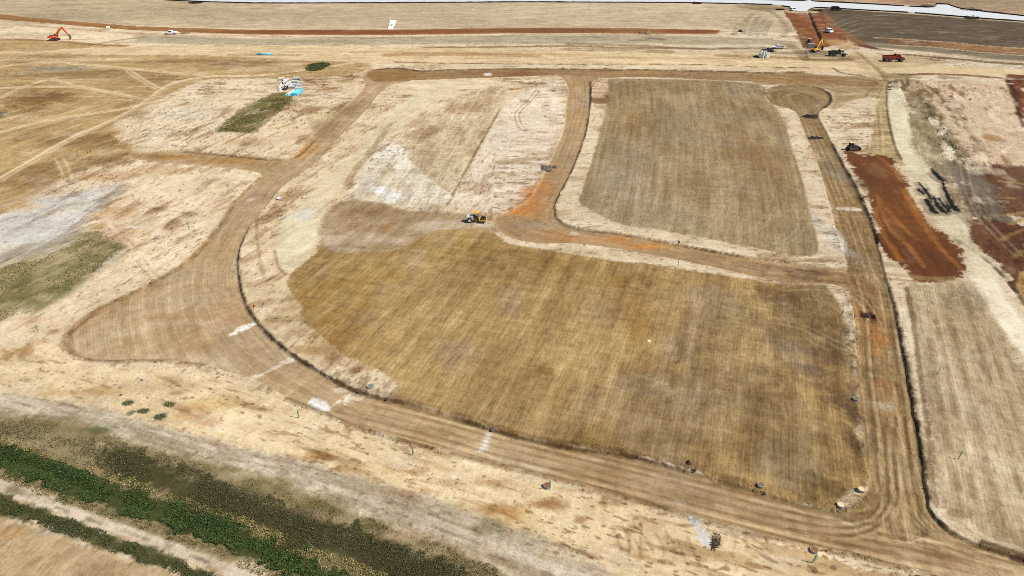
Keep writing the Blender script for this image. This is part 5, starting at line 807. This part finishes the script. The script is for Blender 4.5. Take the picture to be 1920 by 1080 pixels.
def dozer(px, py, rz, label, mat, sc=1.):
    x, y = P(px, py); r = empty('bulldozer', (x, y, hz(x, y)), rz, label, 'bulldozer', None, sc)
    for s in (-1, 1): track(r, s*1.05, -1.9, 1.9, 1.0, .6)
    MB().prism([(-1.8, .8), (-1.8, 1.7), (-.4, 1.75), (-.3, 2.0), (1.7, 1.75), (1.8, .8)], -.75, .75, .06).build('body', mat, r)
    c = MB().box((-.75, 0, 2.25), (1.3, 1.3, 1.1), bev=.06).build('cab', M['black'], r); MB().box((-.75, 0, 2.95), (1.7, 1.6, .14), bev=.04).build('cab_roof', M['tanpaint'], r)
    MB().box((-.75, 0, 2.35), (1.36, 1.36, .6)).build('window', M['glass'], c)
    MB().prism([(2.7, .05), (2.45, .6), (2.5, 1.25), (2.62, 1.25), (2.6, .62), (2.85, .08)], -1.75, 1.75).build('blade', M['steel'], r)
    for s in (-1, 1): MB().box((1.1, s*1.42, .5), (2.9, .14, .24)).build('push_arm', mat, r)
    return r
dozer(1597, 281, R(10), 'dark bulldozer at the upper end of the red soil', M['black'], .82)
def skid(px, py, rz, label):
    x, y = P(px, py); r = empty('loader', (x, y, hz(x, y)), rz, label, 'loader')
    for s in (-1, 1): track(r, s*.8, -1.3, 1.2, .75, .45)
    MB().box((-.3, 0, 1.0), (2.2, 1.2, .9), bev=.08).build('body', M['black'], r); MB().prism([(-.7, 1.4), (-.7, 2.6), (.4, 2.6), (.8, 1.4)], -.6, .6, .05).build('cab', M['black'], r); MB().box((-.15, 0, 2.66), (1.5, 1.5, .14), bev=.04).build('cab_roof', M['tanpaint'], r)
    for s in (-1, 1): MB().prism([(-1.3, 1.6), (-1.2, 1.8), (1.3, .9), (1.6, .4), (1.4, .35), (1.1, .75)], s*.78-.08, s*.78+.08).build('lift_arm', M['black'], r)
    MB().prism([(1.5, .1), (1.45, .8), (1.55, .8), (1.6, .2), (2.3, .12), (2.3, .05)], -.95, .95).build('bucket', M['steel'], r)
    return r
skid(1517, 83, R(-60), 'small black loader with a tan roof beside the trench')
x, y = P(1519, 89); r = empty('trench_box', (x, y, hz(x, y)), R(3), 'grey trench box with a white top rail by the yellow excavator', 'trench box')
for s in (-1, 1):
    w_ = MB().box((0, s*.75, .95), (3.0, .14, 1.8)).build('side_plate', M['grey'], r); MB().box((0, s*.75, 1.92), (3.05, .24, .14)).build('top_rail', M['white'], w_)
for sx in (-1.1, 1.1):
    for zz in (.4, 1.4): MB().cyl((sx, -.7, zz), (sx, .7, zz), .09, seg=8).build('spreader', M['steel'], r)
# ================================================================== spoil heaps and clods
def heap(name, px, py, sx, sy, h, mat, label, seed, n=40, cat='soil heap', rz=0., group=None):
    g = np.random.default_rng(seed); b = MB(); x0, y0 = P(px, py)
    k = 30; V = {}
    for i in range(k):
        for j in range(k):
            u_ = i/(k-1)*2-1; v_ = j/(k-1)*2-1; rr = math.hypot(u_, v_)
            z = max(0, 1-rr*rr*(1+.35*math.sin(3*math.atan2(v_, u_)+seed)))*(.6+.9*float(fbm(np.array([u_*2.2+seed]), np.array([v_*2.2]), 4, 2)[0]))
            V[i, j] = b.bm.verts.new((u_*sx, v_*sy, max(z, 0)*h-.06))
    for i in range(k-1):
        for j in range(k-1): b.bm.faces.new((V[i, j], V[i+1, j], V[i+1, j+1], V[i, j+1]))
    for q in range(n):
        a = g.random()*6.283; rr = g.random()**.6*1.1; s = (.05+.15*g.random()**2)*min(1.4, .45+h*.7)
        c = Vector((math.cos(a)*rr*sx, math.sin(a)*rr*sy, max(.02, h*(1-rr)*.6)))
        res = bmesh.ops.create_icosphere(b.bm, subdivisions=1, radius=s, matrix=Matrix.Translation(c) @ Matrix.Rotation(g.random()*6, 4, 'Z') @ Matrix.Diagonal((1, .7+.5*g.random(), .6, 1)))
        for v in res['verts']: v.co += Vector(g.normal(0, s*.16, 3))
    o = b.build(name, mat); o.location = (x0, y0, hz(x0, y0)); o.rotation_euler = (0, 0, rz); return tag(o, label, cat, group)
heap('soil_heap', 1522, 218, 3.0, 1.5, 1.3, DE, 'dark soil heap against the bank below the turning circle', 3)
heap('soil_heap', 1528, 257.5, 3.0, 1.0, .95, DE, 'long low dark soil heap across the road, nearer the camera', 5)
heap('soil_heap', 1623, 589, .95, .9, .6, RE, 'larger dark red soil heap on the orange stained road', 7)
heap('soil_heap', 1639, 591.5, .55, .6, .65, RE, 'smaller near black soil heap on the orange stained road', 9, 24)
heap('soil_heap', 1024, 315, 1.6, 2.2, .55, GE, 'grey clay heap at the left side of the hole in the road', 11, 60); heap('soil_heap', 1040, 311.5, .9, 1.4, .6, GE, 'brown clay heap at the right side of the hole in the road', 13, 40)
heap('soil_heap', 1441, 95, 3.2, 3.2, 1.5, earth('maroon_clay', (44, 20, 20)), 'dark maroon soil heap in front of the white pickup truck', 15)
heap('soil_heap', 1341, 1016, .6, 1.5, .22, CE, 'ring of dark broken clods beside the pale grey spill', 17, 170, 'clods', R(-25))
heap('soil_heap', 1291, 868, .42, .5, .4, RE, 'small dark clod pile on the lower edge of the large brown lot', 19, 16)
heap('soil_heap', 1211, 62.5, 3.6, 4, 1.7, TE, 'tan soil heap with a dark rim in the red swale', 21); heap('soil_heap', 346, 62.5, 2.8, 3, 1.2, TE, 'small tan soil heap behind the white pickup truck', 23)
heap('soil_heap', 1388, 59, 1.3, 2, 1.2, DE, 'black soil heap at the right end of the red swale', 25, 16)
heap('soil_heap', 1476, 17.5, 2.2, 2, 1.2, TE, 'tan soil heap left of the concrete turnout', 27, 16) if False else None
for i, (px, py, s, lab) in enumerate([(1300, 883, .3, 'lone dark clod pile by the lower road edge'), (1668, 168, 1.0, 'low dark clod pile beside the haul trail')]): heap('soil_heap', px, py, s, s, .35, DE, lab, 60+i, 12)
# brush by the concrete road
for i, (px, py, sx, lab) in enumerate([(367, 5.5, 5.0, 'rust brown brush pile by the far concrete road at left'), (1307, 6.5, 3.5, 'dark brush pile by the far concrete road near the middle'), (1463, 18, 3.0, 'dark bush left of the concrete turnout'), (1531, 19.5, 3.8, 'dark bush right of the concrete turnout'), (1735, 12.5, 5, 'olive bush above the concrete road at right'), (1820, 19, 7, 'wide olive bush beyond the black fence at far right'), (1822, 34.5, 4.5, 'dark brush pile below the concrete road at right')]):
    x, y = P(px, py); g = np.random.default_rng(80+i); n = 900; a = g.random(n)*6.283; rr = np.sqrt(g.random(n)); X_ = rr*np.cos(a)*sx; Y_ = rr*np.sin(a)*sx*.8
    o = leaf_mesh('bush', X_, Y_, 2.0*(1-.6*rr)*np.clip(.6+fbm(X_*.5+i, Y_*.5, 2, 1), .2, 1.2), .5, [(96, 60, 40), (76, 52, 36), (60, 44, 30)] if i in (0, 1) else [(70, 66, 40), (86, 80, 50), (52, 54, 34)], .4, 90+i, z0=0)
    o.location = (x, y, hz(x, y)); tag(o, lab, 'bush')
# ================================================================== pipes
def pipe(px, py, rz, L_, ro, ri, mat, label, group, z=0., tilt=0., name='concrete_pipe', stand=False, cat='pipe'):
    x, y = P(px, py); b = MB()
    if stand: b.ring((0, 0, 0), (0, 0, L_), ro, ri).ring((0, 0, L_-.25), (0, 0, L_+.001), ro*1.12, ro*.99)
    else: b.ring((-L_/2, 0, ro), (L_/2, 0, ro), ro, ri).ring((-L_/2-.02, 0, ro), (-L_/2+.25, 0, ro), ro*1.12, ro*.99)
    o = b.build(name, mat, None, True); o.location = (x, y, hz(x, y)+z); o.rotation_euler = (tilt, 0, rz)
    for p_ in o.data.polygons: p_.use_smooth = False
    return tag(o, label, cat, group)
G1 = 'concrete pipes stored by the dirt track'
for px, py, rz, ro, z, lab in [(553.5, 155.5, .06, .62, 0, 'thick grey concrete pipe, second from the top in the middle row'), (557.5, 149.5, .05, .62, 0, 'thick grey concrete pipe lying highest up beside the track'), (550.4, 161.0, .06, .60, 0, 'thick grey concrete pipe, third from the top in the middle row'), (547.4, 165.5, .04, .62, 0, 'thick grey concrete pipe, lowest of the middle row'),
                               (563.6, 156.0, .05, .40, 0, 'thin grey concrete pipe at the top of the right hand row'), (562.4, 158.8, .05, .38, .1, 'second thin grey pipe of the right hand row'), (561.2, 161.8, .05, .38, 0, 'third thin grey pipe of the right hand row'), (560.8, 164.6, .04, .38, .1, 'fourth thin grey pipe of the right hand row'), (560.6, 167.4, .04, .40, 0, 'thin grey pipe of the right hand row just above the blue pipes')]:
    pipe(px, py, rz, 2.6, ro, ro*.8, M['conc'], lab, G1)
TP = paint('tan_concrete', (196, 178, 152), .9, .4, 0, (140, 120, 94), .8)
pipe(529, 150.5, .12, 2.7, .60, .48, TP, 'tan concrete pipe at the upper left of the stored pipes', G1)
for px, py, rz, ro, lab in [(533.6, 155.8, 1.25, .5, 'grey concrete pipe turned end on beside the tan pipe'), (540.6, 158.5, 1.3, .5, 'grey concrete pipe turned end on left of the middle row'), (537.2, 161.5, 1.3, .48, 'shorter grey pipe turned end on in the gap of the stored pipes'), (536.2, 152.2, 1.0, .46, 'slim grey pipe leaning across the end on pipes behind'), (543.5, 163.6, 1.35, .5, 'grey concrete pipe turned end on, nearest the lowest middle pipe'), (531.5, 163.2, .9, .44, 'grey concrete pipe slanting beside the cream fittings')]: pipe(px, py, rz, 3.2, ro, ro*.8, M['conc'], lab, G1)
for px, py, rz, lab in [(526.5, 160, .4, 'cream flared fitting highest of the three in the pipe yard'), (524, 165.6, .9, 'cream flared fitting between two others left of the pipes'), (525.2, 170, 1.2, 'cream flared fitting nearest the grass patch')]:
    x, y = P(px, py); o = MB().cyl((0, 0, 0), (0, 0, .7), .75, .42, seg=16).ring((0, 0, .7), (0, 0, 1.15), .45, .3).build('flared_fitting', M['cream']); o.location = (x, y, hz(x, y)); tag(o, lab, 'pipe fitting', 'flared fittings in the pipe yard')
x, y = P(536.5, 166.5); heap('soil_heap', 534, 167.5, 1.3, 2.2, .8, DE, 'dark brown junk pile between the cream fittings and the pipes', 33, 30, 'junk pile')
def pvc(px, py, rz, L_, mat, label, group, z=0.):
    x, y = P(px, py); o = MB().cyl((-L_/2, 0, .17), (L_/2, 0, .17), .17, seg=10).cyl((L_/2-.3, 0, .17), (L_/2, 0, .17), .215, seg=10).build('plastic_pipe', mat, None, True); o.location = (x, y, hz(x, y)+z); o.rotation_euler = (0, 0, rz); return tag(o, label, 'pipe', group)
for i in range(28):
    la = i // 7; k = i % 7; o = pvc(556.5, 176.3, 1.44, 6.1, M['cyan'], 'sky blue plastic pipe lying in the bundle below the concrete pipes', 'sky blue plastic pipes'); o.location.x += (k-3)*.38+(la % 2)*.18; o.location.z += la*.32; o.rotation_euler.z += RNG.normal(0, .015)
for i in range(9):
    la = i // 3; k = i % 3; o = pvc(547.2, 176.8, 1.40, 5.8, M['wpvc'], 'white plastic pipe lying between the green and the blue pipes', 'white plastic pipes'); o.location.x += (k-1)*.4+(la % 2)*.18; o.location.z += la*.32; o.rotation_euler.z += RNG.normal(0, .03)
for i in range(4): o = pvc(541.6, 177.2, 1.36, 5.0, M['gpvc'], 'pale green plastic pipe left of the white pipes', 'pale green plastic pipes'); o.location.x += (i % 2-.5)*.42; o.location.z += (i // 2)*.32; o.rotation_euler.z += RNG.normal(0, .03)
for i in range(5): o = pvc(496, 102.5, -.02, 7.2, M['cyan'], 'blue plastic pipe lying alone in a row beside the haul road', 'blue plastic pipes by the haul road'); o.location.y += (i % 3)*.42; o.location.z += (i // 3)*.33
G2 = 'concrete pipe sections standing by the haul road'; CW = paint('pale_green_concrete', (206, 212, 202), .85, .3)
for px, py, L_, ro, t, lab in [(1423.4, 107.6, 2.5, .62, .05, 'leftmost of the pale standing pipe sections'), (1425.8, 106.2, 3.0, .55, -.05, 'tallest pale standing pipe section, second from the left'), (1429.8, 108.6, 2.9, .6, .06, 'pale standing pipe section at the front of the group'), (1434, 106.6, 2.8, .6, -.06, 'pale standing pipe section right of the front one'), (1436.4, 108.2, 2.2, .6, .03, 'short pale standing pipe section, second from the right'), (1438.7, 107.4, 2.3, .65, .05, 'rightmost of the pale standing pipe sections')]:
    pipe(px, py, 0, L_, ro, ro*.82, CW, lab, G2, 0, t, 'pipe_section', True)
heap('soil_heap', 1418, 107, 1.6, 2, .9, DE, 'dark soil heap left of the standing pipe sections', 35, 20)
# ================================================================== manholes
def manhole(px, py, label, h=.35, r=.5, lid=None, rim=True):
    x, y = P(px, py); o = empty('manhole', (x, y, hz(x, y)), 0, label, 'manhole', 'manhole risers')
    MB().ring((0, 0, -.3), (0, 0, h), r, r*.86, 24).build('riser', M['dconc'], o); MB().cyl((0, 0, h-.1), (0, 0, h-.02), r*.85, seg=20).build('lid', lid or M['tanpaint'], o)
for a in [(695, 726, 'open concrete manhole at the lower left edge of the big lot', .25, .6, M['grey']), (1426.5, 912, 'dark rimmed manhole on the lower edge of the big brown lot', .4, .48, M['wood']), (1614, 921, 'pale capped manhole at the upper end of the cream scrape', .45, .5, M['tanpaint']), (1575.5, 950, 'pale capped manhole at the lower end of the cream scrape', .4, .5, M['tanpaint']), (1526, 1033, 'rust capped manhole with a white rim at the bottom edge', .35, .5, M['rust']), (1025.5, 912, 'rust capped manhole beside a green marker post', .4, .5, M['rust']), (1604.5, 750, 'dark red capped manhole at the right edge of the brown lot', .4, .5, M['wood']), (523, 373.5, 'small white manhole beside the left curve of the road', .4, .6, M['slab'])]:
    manhole(*a)
# ================================================================== stakes and markers
def marker(px, py, h, label, lean=0., board=True, col='lath', r=.045, az=0.):
    x, y = P(px, py); o = empty('marker_post', (x, y, hz(x, y)), az, label, 'marker post', 'marker posts'); b = MB().box((0, 0, h/2-.1), (r*2, r*1.4, h+.2), Matrix.Rotation(lean, 3, 'Y')).build('post', M[col], o)
    if board: MB().box((.1+lean*h*.55, 0, h*.55), (.16, .04, h*.7), Matrix.Rotation(lean, 3, 'Y')).build('board', M['lime'], o)
for a in [(72, 623.5, 1.6, 'green marker post on the cream soil left of the wide road end'), (355, 432, 2.6, 'green marker post on the cream lot left of the curve'), (560, 784, 1.7, 'dark green marker post on the orange soil below the chalk patch', 0, True), (774, 853.5, 1.6, 'green marker post alone on the pale soil below the lower road', 0, True), (1030, 919, 2.0, 'green marker post touching a rust capped manhole', 0, True), (1524, 1055.5, 1.6, 'green marker post with a pale board near the bottom edge', .1, True), (1797, 861, 1.7, 'slim green marker post in the lower right lot', .05, False), (1757, 703.5, 1.6, 'slim green marker post higher up in the lower right lot', .06, False), (1087, 475, 1.3, 'thin green marker post at the upper edge of the big brown lot', 0, False), (1271, 501, 2.2, 'tall thin green marker post on the white scraped verge', 0, False), (1085, 366, 1.4, 'thin green marker post at the left corner of the upper lot', 0, False), (714, 211, 2.8, 'tall pale marker post beside the long straight road', 0, False)]:
    marker(*a)
def stake(px, py, h, label, col, flag=None):
    x, y = P(px, py); o = empty('survey_stake', (x, y, hz(x, y)), RNG.random()*.6, label, 'survey stake', 'survey stakes')
    MB().box((0, 0, h/2-.1), (.09, .07, h+.2)).build('stick', M[col], o)
    if flag: MB().prism([(0.05, h*.55), (.05, h), (.34, h*.95), (.34, h*.6)], -.012, .012).build('flag', M[flag], o)
for a in [(476.5, 581, 1.1, 'survey stake with a red flag at the inner edge of the curve', 'black', 'flag'), (493, 576.5, 1.0, 'blue grey survey stake right of the red flagged one', 'bluef', 'bluef'), (520.5, 598, 1.0, 'dark survey stake on the streaked verge below the blue grey one', 'bluef', 'lime'), (59, 285, 1.3, 'lone dark survey stake above the left dirt track', 'black'), (145.5, 291, 1.3, 'dark survey stake, left one of three below the dirt track', 'black'), (164.5, 288.5, 1.3, 'dark survey stake, middle one of three below the dirt track', 'black'), (170.5, 287, 1.3, 'dark survey stake, right one of three below the dirt track', 'black'), (1577, 591, 1.0, 'blue survey stake by the dark right edge of the brown lot', 'bluef', 'bluef'), (1602, 594.5, .9, 'black survey stake on the pale islet by the right road', 'black'), (1271.5, 459, 1.3, 'black survey stake on the white verge below the upper lot', 'black', 'fence'), (32, 140, 1.6, 'dark survey stake at the far left among the upper tracks', 'black'), (289, 147, 1.8, 'dark survey stake left of the bend in the dirt track', 'black'), (300, 147, 1.6, 'dark survey stake just before the bend in the dirt track', 'black'), (253, 170, 1.8, 'pale survey stake between the upper tracks', 'lime'), (407, 136, 1.8, 'pale survey stake above the bend in the dirt track', 'lime'), (122, 244, 1.6, 'pale survey stake beside the long dirt track', 'lime')]:
    stake(*a)
# white concrete inlet on the far slope
x, y = P(735, 47.5); o = empty('storm_inlet', (x, y, hz(x, y)), 0, 'white concrete storm inlet slab with a round black opening', 'storm inlet')
x1, y1 = P(727.5, 55.5); x2, y2 = P(735.5, 55.5); x3, y3 = P(743.5, 38.8); x4, y4 = P(732, 38.8)
b = MB(); q = [(x1-x, y1-y), (x2-x, y2-y), (x3-x, y3-y), (x4-x, y4-y)]; A_ = [b.bm.verts.new((u_, v_, -.2)) for u_, v_ in q]; B_ = [b.bm.verts.new((u_, v_, .35)) for u_, v_ in q]
b.bm.faces.new(A_); b.bm.faces.new(B_)
for i in range(4): b.bm.faces.new((A_[i], A_[(i+1) % 4], B_[(i+1) % 4], B_[i]))
b.build('slab', M['slab'], o); xo, yo = P(734.3, 48.8); MB().ring((xo-x, yo-y, .3), (xo-x, yo-y, .75), .75, .55).build('grate_ring', M['black'], o); MB().cyl((xo-x, yo-y, .36), (xo-x, yo-y, .7), .55).build('opening', M['black'], o)
x, y = P(203, 52.5); o = MB().box((0, 0, .45), (1.8, 1.1, .9), bev=.1).ring((-.95, 0, .5), (.95, 0, .5), .42, .3).build('concrete_block', M['slab']); o.location = (x, y, hz(x, y)); o.rotation_euler = (0, 0, .4); tag(o, 'small cream concrete block on the lip of the red swale', 'concrete block')
# ================================================================== concrete road and silt fences
LOW = [(-700, -30), (0, -7), (310, -.2), (400, 3.6), (480, 5.6), (720, 5.2), (960, 3.4), (1300, 5.0), (1440, 8.2), (1466, 10), (1479, 12.5), (1482.5, 20.5), (1512, 21.5), (1517, 17), (1526, 13.5), (1560, 14.8), (1640, 19.5), (1700, 23.2), (1780, 29.0), (1850, 35), (1920, 40), (2500, 92)]
UPP = [(-700, -60), (0, -30), (600, -12), (1350, .0), (1440, 1.0), (1510, 2.6), (1516, .8), (1522, 1.2), (1526, 3.4), (1640, 9.2), (1700, 12.8), (1740, 15), (1754, 14), (1757, 8.8), (1782, 9.6), (1787, 12.5), (1802, 17.2), (1850, 23.5), (1920, 31), (2500, 80)]
lo_, up_ = W(LOW), W(UPP); ring_ = np.concatenate([lo_, up_[::-1]])
def road_material():
    m, nt, b = nodes('road_concrete'); L = nt.links.new; ge = N_(nt, 'ShaderNodeNewGeometry'); no = N_(nt, 'ShaderNodeTexNoise', Scale=.12, Detail=6., Roughness=.7); L(ge.outputs['Position'], no.inputs['Vector'])
    br = N_(nt, 'ShaderNodeTexBrick', Scale=.25); br.inputs['Color1'].default_value = (.36, .37, .36, 1); br.inputs['Color2'].default_value = (.33, .34, .33, 1); br.inputs['Mortar'].default_value = (.30, .28, .25, 1); br.inputs['Mortar Size'].default_value = .012; L(ge.outputs['Position'], br.inputs['Vector'])
    mx = N_(nt, 'ShaderNodeMix', data_type='RGBA', blend_type='MULTIPLY'); mx.inputs[0].default_value = .5; L(br.outputs['Color'], mx.inputs[6]); L(no.outputs['Fac'], mx.inputs[7]); rp = N_(nt, 'ShaderNodeBrightContrast', Bright=.18); L(mx.outputs[2], rp.inputs[0]); L(rp.outputs[0], b.inputs['Base Color']); b.inputs['Roughness'].default_value = .85; return m
b = MB(); pxs = sorted({p[0] for p in LOW} | {p[0] for p in UPP}); pr = None
for q in pxs:
    yl = float(np.interp(q, [p[0] for p in LOW], [p[1] for p in LOW])); yu = float(np.interp(q, [p[0] for p in UPP], [p[1] for p in UPP]))
    a_ = P(q, yl); c_ = P(q, yu); r_ = [b.bm.verts.new((*a_, -.6)), b.bm.verts.new((*a_, .16)), b.bm.verts.new((*c_, .16)), b.bm.verts.new((*c_, -.6))]
    if pr:
        for j in range(3): b.bm.faces.new((pr[j], r_[j], r_[j+1], pr[j+1]))
    pr = r_
tag(b.build('concrete_road', road_material()), kind='structure')
def silt_fence(pts, off, label, h=.75):
    L_ = W(pts); L_[:, 1] += off; x, y = L_[0]; o = empty('silt_fence', (x, y, 0), 0, label, 'silt fence', 'black silt fences along the concrete road'); b = MB(); p_ = MB(); g = np.random.default_rng(5)
    Q_ = []
    for i in range(len(L_)-1):
        n = max(1, int(np.linalg.norm(L_[i+1]-L_[i])/2.5))
        for k in range(n): Q_.append(L_[i]+(L_[i+1]-L_[i])*k/n)
    Q_.append(L_[-1]); pr = None
    for q in Q_:
        z = hz(*q); hh = h+g.normal(0, .05); c = [b.bm.verts.new((q[0]-x, q[1]-y+d, z+zz)) for d, zz in ((-.02, -.1), (-.02+g.normal(0, .03), hh), (.02, hh), (.02, -.1))]
        if pr:
            for j in range(4): b.bm.faces.new((pr[j], c[j], c[(j+1) % 4], pr[(j+1) % 4]))
        pr = c; p_.box((q[0]-x, q[1]-y+.07, z+.5), (.06, .06, 1.1))
    b.build('fabric', M['fence'], o); p_.build('posts', M['wood'], o)
silt_fence([(310, -.2), (400, 3.6), (480, 5.6), (720, 5.2), (960, 3.4), (1300, 5.0), (1446, 8.4)], -2.2, 'long black silt fence on the near side of the concrete road, left of the turnout')
silt_fence([(1464, 10.8), (1479, 13.2), (1482, 20.5)], -1.8, 'short bent black silt fence at the left side of the concrete turnout'); silt_fence([(1513, 20), (1518, 17), (1527, 14), (1560, 15.3), (1640, 20), (1700, 23.2)], -1.8, 'black silt fence between the turnout and the gap, above the dark field')
silt_fence([(1712, 24), (1780, 29.4), (1850, 35.4), (1920, 40.4), (2000, 47)], -1.8, 'black silt fence on the near side of the concrete road at far right')
silt_fence([(1400, .6), (1510, 2.6), (1516, .8), (1522, 1.2), (1526, 3.4), (1640, 9.2), (1698, 12.7)], 2.0, 'black silt fence beyond the concrete road, opposite the turnout'); silt_fence([(1708, 13.2), (1740, 15), (1754, 14), (1757, 8.8), (1782, 9.6), (1787, 12.5), (1802, 17.2), (1850, 23.5), (1920, 31), (2000, 38)], 2.0, 'black silt fence bent around the widening of the concrete road')
